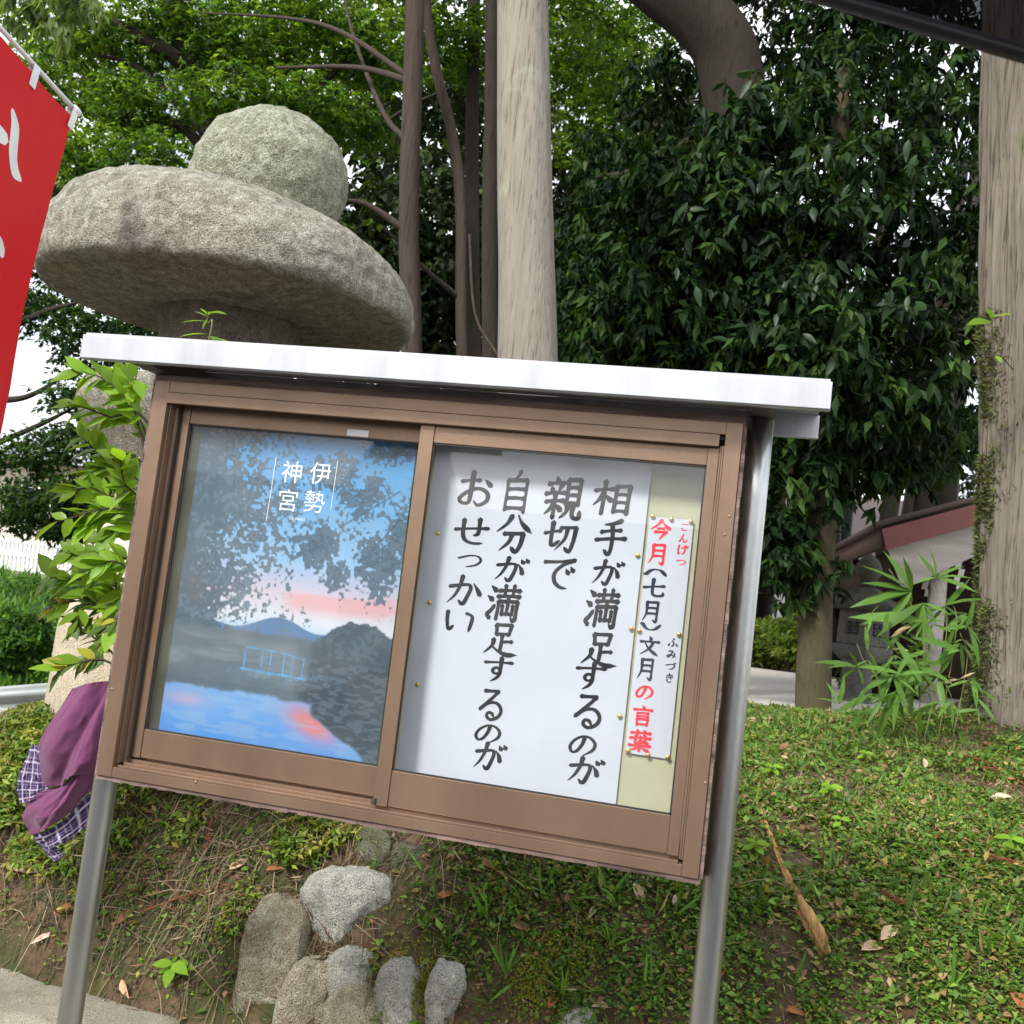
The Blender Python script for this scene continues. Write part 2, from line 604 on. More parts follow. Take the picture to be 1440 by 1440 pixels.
# ================================================================ ground
def ground_z(x, y):
    x = np.asarray(x, float)
    y = np.asarray(y, float)
    y0 = 2.65 - 0.12 * np.clip(x, -4, 3)
    t = y - y0 + 0.10 * (fbm(x * 1.3, y * 1.3, 2.0, 3) - 0.5)
    z = np.interp(t, [0.0, 0.12, 0.32, 0.55, 1.2, 2.3, 3.3, 5.0], [0.0, 0.22, 0.49, 0.71, 0.90, 1.01, 1.04, 1.04])
    z = z + 0.14 * sstep(-0.9, -1.9, x) * sstep(0.25, 0.6, t) * (1 - sstep(1.6, 2.6, t))
    amp = sstep(0.05, 0.4, t)
    z = z + amp * (0.10 * (fbm(x * 2.1, y * 2.1, 0.3, 3) - 0.5) + 0.05 * (fbm(x * 9, y * 9, 0.7, 3) - 0.5)) * (1 - 0.75 * sstep(3.2, 4.2, t))
    z = z + 0.17 * np.exp(-((x - 1.47) ** 2 + (y - 6.0) ** 2) / 0.45)
    drop = sstep(-2.4, -3.8, x) * sstep(3.3, 4.6, y)
    z = z - 1.65 * drop
    z = z + drop * np.clip((y - 9.5) * 0.11, 0, 1.25)
    return z

def gp(x, y, dz=0.0):
    return np.array([x, y, float(ground_z(x, y)) + dz])

def on_ground(u, v):
    """where the line of sight of pixel (u, v) meets the ground"""
    r = ray(u, v)
    for Y in np.arange(2.3, 30, 0.01):
        p = r * (Y / r[1]) + np.array([0, 0, EYE])
        if p[2] <= float(ground_z(p[0], p[1])):
            return p
    return p

xs = np.concatenate([np.linspace(-150, -4.2, 44)[:-1], np.linspace(-4.2, 2.6, 190), np.linspace(2.6, 150, 40)[1:]])
ys = np.concatenate([np.linspace(-60, 2.3, 16)[:-1], np.linspace(2.3, 7.6, 170), np.linspace(7.6, 30, 60)[1:], np.linspace(30, 300, 20)[1:]])
GX, GY = np.meshgrid(xs, ys)
GZ = ground_z(GX, GY)
nx, ny = len(xs), len(ys)
ii = (np.arange(ny - 1)[:, None] * nx + np.arange(nx - 1)[None]).ravel()
gF = np.stack([ii, ii + 1, ii + nx + 1, ii + nx], -1)

def soil_mat():
    m, n, l, b = new_mat('bank_soil')
    tc = n.new('ShaderNodeTexCoord')
    def noise(sc, det=8):
        q = n.new('ShaderNodeTexNoise')
        q.inputs['Scale'].default_value = sc
        q.inputs['Detail'].default_value = det
        q.inputs['Roughness'].default_value = 0.65
        l.new(tc.outputs['Object'], q.inputs['Vector'])
        return q
    r1 = n.new('ShaderNodeValToRGB')
    e = r1.color_ramp.elements
    e[0].position, e[0].color = 0.3, (0.05, 0.034, 0.021, 1)
    e[1].position, e[1].color = 0.72, (0.23, 0.155, 0.092, 1)
    l.new(noise(22).outputs['Fac'], r1.inputs['Fac'])
    r2 = n.new('ShaderNodeValToRGB')
    r2.color_ramp.elements[0].position, r2.color_ramp.elements[1].position = 0.47, 0.62
    l.new(noise(4.5).outputs['Fac'], r2.inputs['Fac'])
    mx = n.new('ShaderNodeMixRGB')
    mx.inputs['Color2'].default_value = (0.055, 0.075, 0.02, 1)
    l.new(r2.outputs['Color'], mx.inputs['Fac'])
    l.new(r1.outputs['Color'], mx.inputs['Color1'])
    l.new(mx.outputs['Color'], b.inputs['Base Color'])
    b.inputs['Roughness'].default_value = 0.95
    b.inputs['Specular IOR Level'].default_value = 0.15
    bp = n.new('ShaderNodeBump')
    bp.inputs['Strength'].default_value = 0.9
    bp.inputs['Distance'].default_value = 0.03
    l.new(noise(55, 10).outputs['Fac'], bp.inputs['Height'])
    l.new(bp.outputs['Normal'], b.inputs['Normal'])
    return m
M['soil'] = soil_mat()
g = bpy.data.objects.new('ground', mesh_np('ground', np.stack([GX, GY, GZ], -1).reshape(-1, 3), gF, True))
g.data.materials.append(M['soil'])
COL.objects.link(g)
struct(g)

def sheet(name, x0, x1, y0, y1, n, m, mat, dz, edge=0.0):
    a, b_ = np.meshgrid(np.linspace(x0, x1, n), np.linspace(y0, y1, m))
    b2 = b_.copy()
    if edge:
        b2[0] += edge * (fbm(a[0] * 1.7, a[0] * 0 + 3, 0, 3) - 0.5)
        b2[-1] += edge * (fbm(a[-1] * 1.7, a[-1] * 0 + 9, 0, 3) - 0.5)
    V = np.stack([a, b2, ground_z(a, b2) + dz], -1).reshape(-1, 3)
    k = (np.arange(m - 1)[:, None] * n + np.arange(n - 1)[None]).ravel()
    o = bpy.data.objects.new(name, mesh_np(name, V, np.stack([k, k + 1, k + n + 1, k + n], -1), True))
    o.data.materials.append(mat)
    COL.objects.link(o)
    return struct(o)

M['gravel'] = plain('pale_gravel', (0.46, 0.43, 0.39), 0.95, 0, 0.15, 0.22, 40, 0.4, 160)
M['concrete'] = stone_mat('old_concrete', (0.29, 0.265, 0.21), (0.15, 0.13, 0.10), (0.17, 0.17, 0.10), 8, 200, 0.45, 0.52)
M['asphalt'] = plain('asphalt', (0.06, 0.06, 0.06), 0.9, 0, 0.2, 0.2, 50, 0.3, 300)
sheet('gravel_yard', -1.2, 9, 6.35, 13.5, 60, 60, M['gravel'], 0.012, 0.35)
sheet('road', -60, 60, -6.0, 1.0, 8, 4, M['asphalt'], 0.006)
# concrete apron between the road and the foot of the bank
a, b_ = np.meshgrid(np.linspace(-8, 6, 80), np.linspace(0, 1, 10))
yy = 1.0 + (2.68 - 0.12 * np.clip(a, -4, 3) + 0.10 * (fbm(a * 2.3, a * 0 + 1, 0, 3) - 0.5) - 1.0) * b_
V = np.stack([a, yy, 0.02 + 0.02 * sstep(0.6, 1.0, b_) + 0.02 * fbm(a * 3, yy * 3, 0, 3)], -1).reshape(-1, 3)
k = (np.arange(9)[:, None] * 80 + np.arange(79)[None]).ravel()
o = bpy.data.objects.new('pavement', mesh_np('pavement', V, np.stack([k, k + 1, k + 81, k + 80], -1), True))
o.data.materials.append(M['concrete'])
COL.objects.link(o)
struct(o)

# broken concrete kerb at the foot of the bank
a, b_ = np.meshgrid(np.linspace(-5, -1.30, 150), np.linspace(0, 1, 24))
yk0 = 2.65 - 0.12 * a - 0.22
prof_z = np.interp(b_, [0, 0.04, 0.12, 0.8, 1.0], [-0.05, 0.10, 0.15, 0.17, 0.16])
end = sstep(-1.30, -1.55, a)
kz = prof_z * (0.25 + 0.75 * end) + 0.035 * (fbm(a * 5, b_ * 3, 1.0, 4) - 0.5) * (b_ > 0.03)
yk = yk0 + 0.50 * b_ + 0.03 * (fbm(a * 6, a * 0 + 4, 0, 3) - 0.5)
V = np.stack([a, yk, kz], -1).reshape(-1, 3)
k = (np.arange(23)[:, None] * 150 + np.arange(149)[None]).ravel()
o = bpy.data.objects.new('kerb', mesh_np('kerb', V, np.stack([k, k + 1, k + 151, k + 150], -1), True))
o.data.materials.append(M['concrete'])
COL.objects.link(o)
struct(o)

# ================================================================ notice board
YB = 2.111                              # front plane of the aluminium frame
nb = thing('notice_board', 'brown aluminium-framed notice case on two grey steel posts under a pale metal roof', 'notice board', (-0.706, 2.2, 0.0))
for px_ in (0.004, -1.411):
    tube_obj('post', [(px_, 2.2, -0.25), (px_, 2.2, 1.0), (px_, 2.2, 1.947)], 0.0272, M['galv'], nb, 40, 12)
# roof: a shallow tray, open underneath
RX0, RX1, RY0, RY1 = -1.531, 0.131, 2.03, 2.355
fr = boxes('roof_fascia', [(RX0, RX1, RY0, RY0 + 0.004, 1.944, 1.998), (RX0, RX1, RY0 + 0.0045, RY0 + 0.02, 1.942, 1.946)], M['roofmetal'], nb, 0.0012)
boxes('roof_fascia', [(RX0, RX1, RY1 - 0.004, RY1, 1.944, 1.998), (RX0, RX1, RY1 - 0.02, RY1 - 0.0045, 1.942, 1.946)], M['roofmetal'], nb, 0.0012)
boxes('roof_panel', [(RX0 + 0.004, RX1 - 0.004, RY0 + 0.0045, RY1 - 0.0045, 1.9985, 2.004)], M['roofmetal'], nb, 0)
boxes('roof_brace', [(-0.02, 0.028, RY0 + 0.021, RY1 - 0.021, 1.95, 1.997)], M['soffit'], nb, 0.001)
boxes('roof_brace', [(-1.436, -1.388, RY0 + 0.021, RY1 - 0.021, 1.95, 1.997)], M['soffit'], nb, 0.001)

# case of weathered plywood round the frame
FX0, FX1, FZ0, FZ1 = -1.381, -0.031, 1.006, 1.920
def wob_panel(name, x0, x1, y0, y1, z0, z1, axis):
    """thin ply with a ragged lower / outer edge"""
    bm = bmesh.new()
    n = 60
    for k in range(n):
        j = 0.003 * random.random()
        if axis == 'x':
            a0, a1 = x0 + (x1 - x0) * k / n, x0 + (x1 - x0) * (k + 1) / n
            box_bm(bm, a0, a1, y0 - j * 0.4, y1, z0 - j, z1)
        else:
            a0, a1 = z0 + (z1 - z0) * k / n, z0 + (z1 - z0) * (k + 1) / n
            box_bm(bm, x0, x1 + j * 0.6, y0 - j * 0.4, y1, a0, a1)
    return bm_obj(name, bm, M['oldwood'], nb)
wob_panel('case_bottom', FX0 - 0.004, FX1 + 0.004, YB + 0.006, 2.232, FZ0 - 0.009, FZ0 - 0.001, 'x')
wob_panel('case_top', FX0 - 0.004, FX1 + 0.004, YB + 0.006, 2.232, FZ1 + 0.001, FZ1 + 0.014, 'x')
wob_panel('case_side', FX1 + 0.001, FX1 + 0.0075, YB + 0.006, 2.172, FZ0, FZ1, 'z')
wob_panel('case_side', FX0 - 0.0075, FX0 - 0.001, YB + 0.006, 2.172, FZ0, FZ1, 'z')
box('case_back', FX0, FX1, 2.212, 2.22, FZ0, FZ1, M['oldwood'], nb, 0)
box('pin_board', FX0 + 0.002, FX1 - 0.002, 2.199, 2.2105, FZ0 + 0.002, FZ1 - 0.002, M['felt'], nb, 0)

# outer frame
al = M['alu']
boxes('frame_stile', [(FX0, -1.343, YB, 2.19, FZ0, FZ1), (-1.3425, -1.338, YB + 0.012, 2.19, FZ0 + 0.03, FZ1 - 0.05),
                      (-1.3375, -1.330, YB + 0.03, 2.19, FZ0 + 0.03, FZ1 - 0.05)], al, nb)
boxes('frame_stile', [(-0.064, FX1, YB, 2.19, FZ0, FZ1), (-0.0685, -0.0645, YB + 0.004, 2.19, FZ0 + 0.03, FZ1 - 0.05),
                      (-0.073, -0.069, YB + 0.009, 2.19, FZ0 + 0.03, FZ1 - 0.05)], al, nb)
boxes('frame_head', [(-1.3425, -0.0645, YB + 0.001, 2.19, 1.8935, FZ1), (-1.3415, -0.0755, YB - 0.003, YB + 0.012, 1.8675, 1.8925)], al, nb)
boxes('head_track', [(-1.34, -0.066, YB + 0.0125, 2.19, 1.884, 1.8925)], M['alu_dark'], nb, 0)
sill = [(-1.3425, -0.0645, YB + 0.001, 2.19, FZ0, 1.0285)]
for q, (yq, zq) in enumerate(((YB + 0.001, 1.0345), (YB + 0.010, 1.0325), (YB + 0.022, 1.0385), (YB + 0.031, 1.0365), (YB + 0.043, 1.0435), (YB + 0.052, 1.041), (YB + 0.062, 1.047))):
    sill.append((-1.3295, -0.0735, yq, yq + (0.0065 if q % 2 else 0.008), 1.029, zq))
boxes('frame_sill', sill, al, nb, 0.001)
boxes('jamb_channel', [(-1.3295, -1.326, YB + 0.03, 2.19, 1.05, 1.883)], M['alu_dark'], nb, 0)

def door(x0, x1, xg0, xg1, zb, zgb, zgt, zt, y0, y1):
    d = boxes('sliding_door', [(x0, xg0, y0, y1, zb, zt)], al, nb, 0.002)
    boxes('door_stile', [(xg1, x1, y0, y1, zb, zt)], al, d, 0.002)
    boxes('door_rail', [(xg0 + 0.0005, xg1 - 0.0005, y0 + 0.003, y1 - 0.001, zb + 0.001, zgb)], al, d, 0.0015)
    boxes('door_rail', [(xg0 + 0.0005, xg1 - 0.0005, y0 + 0.003, y1 - 0.001, zgt, zt - 0.001)], al, d, 0.0015)
    ym = (y0 + y1) / 2
    s = 0.0035
    boxes('glazing_seal', [(xg0, xg0 + s, ym - 0.005, ym - 0.001, zgb, zgt), (xg1 - s, xg1, ym - 0.005, ym - 0.001, zgb, zgt),
                           (xg0, xg1, ym - 0.005, ym - 0.0012, zgb, zgb + s), (xg0, xg1, ym - 0.005, ym - 0.0012, zgt - s, zgt)], M['rubber'], d, 0)
    box('glass_pane', xg0 + 0.0005, xg1 - 0.0005, ym, ym + 0.003, zgb + 0.0005, zgt - 0.0005, M['glass'], d, 0)
    return d
DR = door(-0.722, -0.074, -0.690, -0.0965, 1.0405, 1.117, 1.829, 1.8665, YB + 0.011, YB + 0.031)
DL = door(-1.3255, -0.700, -1.305, -0.722, 1.0495, 1.1145, 1.831, 1.882, YB + 0.043, YB + 0.063)
boxes('door_guide', [(-0.724, -0.716, YB + 0.0055, YB + 0.0105, 1.0405, 1.055)], M['alu_dark'], DR, 0.0006)
st = P(503, 609, YB + 0.045)
boxes('sticker', [(st[0] - 0.026, st[0] + 0.026, YB + 0.0452, YB + 0.0459, st[2] - 0.0075, st[2] + 0.0075)], M['white'], DL, 0)
# small dents and screws in the frame
for (u, v) in ((1026, 726), (1019, 752), (992, 1101), (196, 644), (157, 969), (275, 1100)):
    p = P(u, v, YB)
    bm = bmesh.new()
    bmesh.ops.create_uvsphere(bm, u_segments=10, v_segments=6, radius=0.0032)
    for w_ in bm.verts:
        w_.co = Vector((w_.co.x + p[0], w_.co.y * 0.35 + YB, w_.co.z + p[2]))
    bm_obj('screw', bm, M['alu'], nb, True)

# ---------------------------------------------------------------- sheets behind the glass
SURF = {}
def paper_sheet(name, x0, x1, z0, z1, y, mat, wav=0.0015, n=24, m=32, col=None, curl=0.0):
    a, b_ = np.meshgrid(np.linspace(0, 1, n), np.linspace(0, 1, m))
    X = x0 + (x1 - x0) * a
    Z = z1 + (z0 - z1) * b_
    Yv = y - wav * (fbm(a * 3 + x0 * 9, b_ * 4, 0.5, 3)) * 1.6 - curl * (np.exp(-a * 14) + np.exp(-(1 - a) * 14))
    V = np.stack([X, Yv, Z], -1).reshape(-1, 3)
    k = (np.arange(m - 1)[:, None] * n + np.arange(n - 1)[None]).ravel()
    o = put(name, mesh_np(name, V, np.stack([k, k + n, k + n + 1, k + 1], -1), True, col), mat)
    SURF[o.name] = (X[0], Z[:, 0], Yv)
    return o

def surf_y(o, x, z):
    """height of a sheet under world points x, z"""
    xs_, zs_, Yv = SURF[o.name]
    i = np.clip((x - xs_[0]) / (xs_[-1] - xs_[0]) * (len(xs_) - 1), 0, len(xs_) - 1.001)
    j = np.clip((z - zs_[0]) / (zs_[-1] - zs_[0]) * (len(zs_) - 1), 0, len(zs_) - 1.001)
    a, b = i.astype(int), j.astype(int)
    fa, fb = i - a, j - b
    return (Yv[b, a] * (1 - fa) + Yv[b, a + 1] * fa) * (1 - fb) + (Yv[b + 1, a] * (1 - fa) + Yv[b + 1, a + 1] * fa) * fb

PY = 2.1925
sheet_main = paper_sheet('paper_sheet', -0.703, -0.2155, 1.045, 1.862, PY + 0.004, M['paper'], 0.0045)
tag(sheet_main, 'large white sheet with four columns of black brush writing', 'paper')
cz = [P(860 + a / 3.273, 680 + b / 3.273, 2.19) for a, b in ((170, 148), (372, 170), (272, 1270), (65, 1240))]
sx0, sx1 = (cz[0][0] + cz[3][0]) / 2, (cz[1][0] + cz[2][0]) / 2
sz1, sz0 = (cz[0][2] + cz[1][2]) / 2, (cz[2][2] + cz[3][2]) / 2
strip = paper_sheet('title_strip', sx0, sx1, sz0, sz1, PY + 0.002, M['paper'], 0.0015)
tag(strip, 'narrow white title strip with red and navy brush writing on the pinboard', 'paper')

# brush characters: strokes in a 100 x 100 box, y down. h bar, s stem, p left sweep, n right sweep, d dot, c curve, z corners
GL = {
'相': 'h 4,33 50,25;s 28,4 27,97;p 27,35 18,56 3,74;d 30,42 48,58;s 58,17 57,90;z 58,17 91,13 90,92;h 59,40 88,38;h 59,62 88,60;h 58,86 88,84',
'手': 'p 78,3 52,13 24,18;h 18,38 80,29;h 4,60 97,50;c 50,15 55,48 54,84 47,96 33,85',
'が': 'c 6,38 38,30 58,28 63,40 58,66 48,93 35,82;p 38,4 34,35 22,68 5,93;d 68,27 80,44 85,62;d 76,9 84,21;d 90,4 98,16',
'満': 'd 8,8 24,20;d 1,36 17,46;c 14,96 6,86 16,74 26,58;h 33,19 97,14;s 51,3 51,31;s 77,1 75,30;h 30,35 98,30;s 36,48 34,98;z 36,48 93,44 92,92;p 92,92 84,97 76,86;s 64,32 63,82;s 48,58 49,81;h 48,82 80,80;s 80,56 79,82',
'足': 's 29,9 33,38;z 29,9 73,5 68,36;h 33,37 68,34;s 50,37 50,84;h 50,60 80,55;p 28,52 25,72 4,97;n 23,72 44,86 70,95 100,92',
'す': 'h 3,27 97,19;c 58,1 59,40 57,62 42,67 33,56 42,44 57,48 59,66 50,84 32,99',
'る': 'z 20,9 72,6;c 72,6 48,32 10,68;c 10,68 38,47 70,43 90,62 84,84 58,97 40,88 44,76 58,77 68,90',
'の': 'c 55,14 50,45 36,76 18,86 7,65 18,36 45,14 72,15 94,38 89,68 58,95',
'親': 'd 26,0 31,12;h 6,19 50,14;d 15,24 20,37;p 42,19 35,36;h 1,43 54,37;h 4,62 52,56;s 28,42 28,99;p 27,62 18,78 3,92;d 31,66 47,79;s 60,6 60,66;z 60,6 93,3 92,64;h 61,25 90,23;h 61,43 90,41;h 60,62 90,60;p 66,66 62,83 46,98;c 80,64 80,88 88,95 99,92 99,77',
'切': 'h 1,43 48,31;c 22,6 22,66 29,79 48,62;z 46,22 92,17;c 92,17 89,60 80,94 64,82;p 67,21 62,56 36,95',
'で': 'c 2,20 50,15 94,6;c 94,6 60,24 38,50 40,76 58,92 80,95;d 70,36 79,49;d 84,28 93,41',
'自': 'p 58,0 50,11 38,22;s 17,24 17,98;z 17,24 85,20 85,100;h 19,46 83,43;h 19,68 83,66;h 17,93 83,91',
'分': 'p 40,3 28,26 2,50;n 56,0 70,22 100,46;z 24,53 77,48;c 77,48 73,80 62,99 48,87;p 47,52 40,75 16,100',
'お': 'h 8,31 60,24;c 38,1 38,60 36,88 20,92 8,80 30,58 60,47 85,58 87,80 64,95 50,84;d 74,21 92,37',
'せ': 'h 1,50 99,37;c 70,6 71,56 58,66;c 24,12 26,60 36,84 60,93 88,90',
'っ': 'c 2,42 50,17 84,21 95,50 76,80 38,98',
'か': 'c 4,41 40,32 60,30 67,42 60,70 50,96 36,84;p 38,2 34,36 22,70 2,96;d 74,24 88,44 97,60',
'い': 'c 8,12 10,50 20,86 34,68;c 72,14 92,24 93,50 88,86',
'今': 'p 50,0 30,28 0,52;n 50,4 70,27 100,48;h 36,45 64,42;z 22,62 78,58;p 78,58 62,76 46,99',
'月': 'p 24,5 25,58 7,98;z 24,7 81,3 81,90;p 81,90 73,97 59,86;h 26,34 79,32;h 25,60 79,58',
'七': 'h 1,52 99,37;c 44,3 44,70 56,90 92,87 95,70',
'文': 'd 47,0 55,17;h 3,31 97,26;p 67,30 50,62 6,98;n 27,36 50,66 99,98',
'言': 'd 45,0 55,11;h 3,22 97,17;h 21,38 79,35;h 21,54 79,51;s 24,68 26,99;z 24,68 79,65 75,97;h 26,95 75,93',
'葉': 'h 5,15 95,10;s 34,1 34,26;s 66,0 66,24;h 3,41 97,34;s 28,28 28,62;s 50,28 50,54;s 73,26 72,54;h 50,54 73,52;h 28,61 86,58;h 1,76 99,71;s 50,62 50,100;p 46,74 30,90 3,100;n 54,74 72,88 99,98',
'こ': 'c 14,16 50,13 84,18;c 12,68 30,90 88,87', 'ん': 'c 50,0 30,50 4,96 28,60 48,54 54,80 66,96 84,84 98,60',
'げ': 'c 16,2 8,50 14,96 24,76;h 38,31 93,26;c 70,3 73,50 66,78 46,98;d 82,4 89,15;d 94,0 100,11',
'つ': 'c 1,40 50,21 88,29 93,58 66,88 32,96', 'ふ': 'd 40,2 59,15;c 40,32 56,52 54,80 32,91;d 18,56 4,86;d 74,54 98,82',
'み': 'c 18,14 58,9 40,52 20,88 5,74 24,56 60,62 98,78;p 79,35 74,70 54,100', 'づ': 'c 1,46 50,26 82,33 87,58 62,88 32,98;d 76,4 83,16;d 90,0 97,12',
'き': 'h 12,25 84,14;h 8,48 90,36;c 40,0 60,44 74,68;c 22,66 26,90 50,99 80,92',
'(': 'c 1,85 25,32 50,20 75,32 99,85', ')': 'c 1,15 25,68 50,82 75,68 99,15',
}

def ribbon(P2, w, ang):
    """brush ribbon: P2 (n,2) path, w (n,) full width"""
    t = np.gradient(P2, axis=0)
    t /= np.linalg.norm(t, axis=1)[:, None] + 1e-9
    nrm = np.stack([-t[:, 1], t[:, 0]], -1)
    L, R = P2 + nrm * w[:, None] / 2, P2 - nrm * w[:, None] / 2
    c0 = P2[0] - t[0] * w[0] * 0.42
    c1 = P2[-1] + t[-1] * w[-1] * 0.42
    V = np.vstack([c0, np.stack([L, R], 1).reshape(-1, 2), c1])
    n = len(P2)
    F = [(0, 1, 2)]
    for k in range(n - 1):
        a = 1 + 2 * k
        F += [(a, a + 2, a + 3), (a, a + 3, a + 1)]
    F.append((1 + 2 * (n - 1), len(V) - 1, 2 * n))
    return V, np.array(F)

def glyph_ribbons(ch, bw):
    out = []
    for stx in GL[ch].split(';'):
        ty, *pts = stx.split(' ')
        q = np.array([[float(c) for c in p.split(',')] for p in pts])
        segs = [q[k:k + 2] for k in range(len(q) - 1)] if ty == 'z' else [q]
        for s_ in segs:
            if len(s_) == 2 and ty in 'hs':          # a slight arch, as a hand draws it
                mid = s_.mean(0) + (np.array([0, -1.5]) if ty == 'h' else np.array([0.8, 0]))
                s_ = np.vstack([s_[0], mid, s_[1]])
            n = 26 if ty == 'c' else 14
            path = crom(s_, n)
            t = np.linspace(0, 1, n)
            if ty == 'h':
                w = 0.78 + 0.35 * np.exp(-((t - 0.03) / 0.1) ** 2) + 0.42 * np.exp(-((t - 0.96) / 0.1) ** 2)
            elif ty in 'sz':
                w = 0.92 + 0.3 * np.exp(-((t - 0.02) / 0.12) ** 2) + 0.12 * np.exp(-((t - 1) / 0.15) ** 2)
            elif ty == 'p':
                w = 1.15 * (1 - t) ** 0.6 + 0.12
            elif ty == 'n':
                w = 0.5 + 0.72 * sstep(0.05, 0.78, t) - 1.05 * sstep(0.8, 1.0, t)
            elif ty == 'd':
                w = 0.45 + 0.85 * sstep(0, 0.75, t)
            else:
                tg = unit(np.gradient(path, axis=0))
                w = 0.95 + 0.28 * np.abs(tg[:, 1]) - 0.12 + 0.25 * np.exp(-((t - 0.02) / 0.07) ** 2) - 0.55 * sstep(0.9, 1.0, t)
            w = w * (1 + 0.06 * np.sin(t * 9 + len(out) * 2.1))
            out.append(ribbon(path, np.maximum(w, 0.1) * bw, 0))
    return out

def write(ch, cx, cz_, wx, wz, bw, y, mat, parent, slant=0.0):
    """one brush character centred on (cx, cz_), wx by wz metres, in front of plane y"""
    m = MB()
    for k, (V, F) in enumerate(glyph_ribbons(ch, bw)):
        x = cx + ((V[:, 0] - 50) / 100 + slant * (50 - V[:, 1]) / 100) * wx
        z = cz_ - (V[:, 1] - 50) / 100 * wz
        yy_ = surf_y(parent, x + parent.location[0], z + parent.location[2]) - parent.location[1] - 0.0004 - 0.00004 * k
        m.add(np.column_stack([x, yy_, z]), F)
    return put('brush_character', m.mesh('brush_character', False), mat, parent)

def px_char(ch, u, v, wu, hv, bw, mat, parent, y, slant=0.0):
    c = P(u, v, y)
    kx = P(u + 1, v, y)[0] - c[0]
    kz = c[2] - P(u, v + 1, y)[2]
    write(ch, c[0] - parent.location[0], c[2] - parent.location[2], kx * wu, kz * hv, bw, y - parent.location[1], mat, parent, slant)

BIG = [('相', 680, 255, 118, 108), ('手', 675, 372, 96, 112), ('が', 665, 478, 92, 82), ('満', 648, 582, 98, 118), ('足', 643, 705, 112, 104),
       ('す', 613, 785, 92, 84), ('る', 607, 890, 92, 104), ('の', 590, 990, 84, 70), ('が', 598, 1068, 106, 86),
       ('親', 533, 255, 110, 126), ('切', 526, 370, 100, 96), ('で', 520, 478, 98, 98),
       ('自', 393, 235, 84, 122), ('分', 385, 360, 108, 112), ('が', 378, 468, 98, 80), ('満', 355, 566, 98, 110), ('足', 350, 675, 104, 100),
       ('す', 338, 765, 88, 76), ('る', 318, 870, 80, 96), ('の', 308, 955, 80, 64), ('が', 313, 1025, 94, 88),
       ('お', 272, 228, 104, 106), ('せ', 260, 352, 100, 86), ('っ', 255, 440, 72, 44), ('か', 240, 530, 100, 90), ('い', 222, 622, 88, 74)]
for ch, zu, zv, zw, zh in BIG:
    px_char(ch, 540 + zu / 2.117, 580 + zv / 2.117, zw / 2.117, zh / 2.117, 11.6, M['ink'], sheet_main, 2.1905, 0.05)
SMALL = [('今', 227, 213, 98, 92, 'redink'), ('月', 212, 325, 90, 96, 'redink'), ('(', 205, 408, 98, 42, 'navy'), ('七', 195, 480, 98, 88, 'navy'),
         ('月', 182, 590, 88, 98, 'navy'), (')', 180, 660, 88, 42, 'navy'), ('文', 174, 748, 92, 90, 'navy'), ('月', 158, 855, 86, 100, 'navy'),
         ('の', 150, 960, 82, 72, 'redink'), ('言', 142, 1070, 92, 92, 'redink'), ('葉', 130, 1185, 102, 96, 'redink')]
for ch, zu, zv, zw, zh, c in SMALL:
    px_char(ch, 860 + zu / 3.273, 680 + zv / 3.273, zw / 3.273, zh / 3.273, 14.5 if ch not in '()' else 20, M[c], strip, 2.1895, 0.03)
RUBY = [('こ', 337, 200, 36, 36, 'redink'), ('ん', 330, 252, 40, 38, 'redink'), ('げ', 326, 305, 48, 44, 'redink'), ('つ', 320, 360, 44, 28, 'redink'),
        ('ふ', 283, 733, 44, 42, 'navy'), ('み', 276, 787, 46, 38, 'navy'), ('づ', 272, 840, 46, 34, 'navy'), ('き', 266, 895, 36, 40, 'navy')]
for ch, zu, zv, zw, zh, c in RUBY:
    px_char(ch, 860 + zu / 3.273, 680 + zv / 3.273, zw / 3.273, zh / 3.273, 15, M[c], strip, 2.1895, 0.03)

# thumbtacks
bm = bmesh.new()
bmesh.ops.create_uvsphere(bm, u_segments=14, v_segments=8, radius=0.0052)
for v in bm.verts:
    v.co.y *= 0.5
    if v.co.y > 0:
        v.co.y *= 0.1
bmesh.ops.create_cone(bm, segments=6, radius1=0.0006, radius2=0.0006, depth=0.007, cap_ends=True, matrix=Matrix.Translation((0, 0.003, 0)) @ Matrix.Rotation(math.pi / 2, 4, 'X'))
tack_me = bpy.data.meshes.new('thumbtack')
bm.to_mesh(tack_me)
bm.free()
for p in tack_me.polygons:
    p.use_smooth = True
tack_me.materials.append(M['brass'])
tacks = [(918, 726, 'holding the narrow title strip'), (944, 730, 'holding the narrow title strip'), (971.5, 733.5, 'holding the narrow title strip'),
         (899, 887, 'holding the narrow title strip'), (954.7, 892.3, 'holding the narrow title strip'), (883, 1056, 'holding the narrow title strip'),
         (911, 1062, 'holding the narrow title strip'), (939, 1065, 'holding the narrow title strip'),
         (896.7, 781, 'holding the large sheet beside the title strip'), (887.5, 884, 'holding the large sheet beside the title strip'), (871.6, 1007.5, 'holding the large sheet beside the title strip'),
         (615.6, 750, 'holding the large sheet along its edge by the door stile'), (603.8, 847, 'holding the large sheet along its edge by the door stile'), (587, 962.6, 'holding the large sheet along its edge by the door stile')]
for u, v, w_ in tacks:
    o = bpy.data.objects.new('thumbtack', tack_me)
    COL.objects.link(o)
    o.location = P(u, v, 2.190)
    tag(o, 'round brass thumbtack ' + w_, 'thumbtack', 'thumbtacks ' + w_)

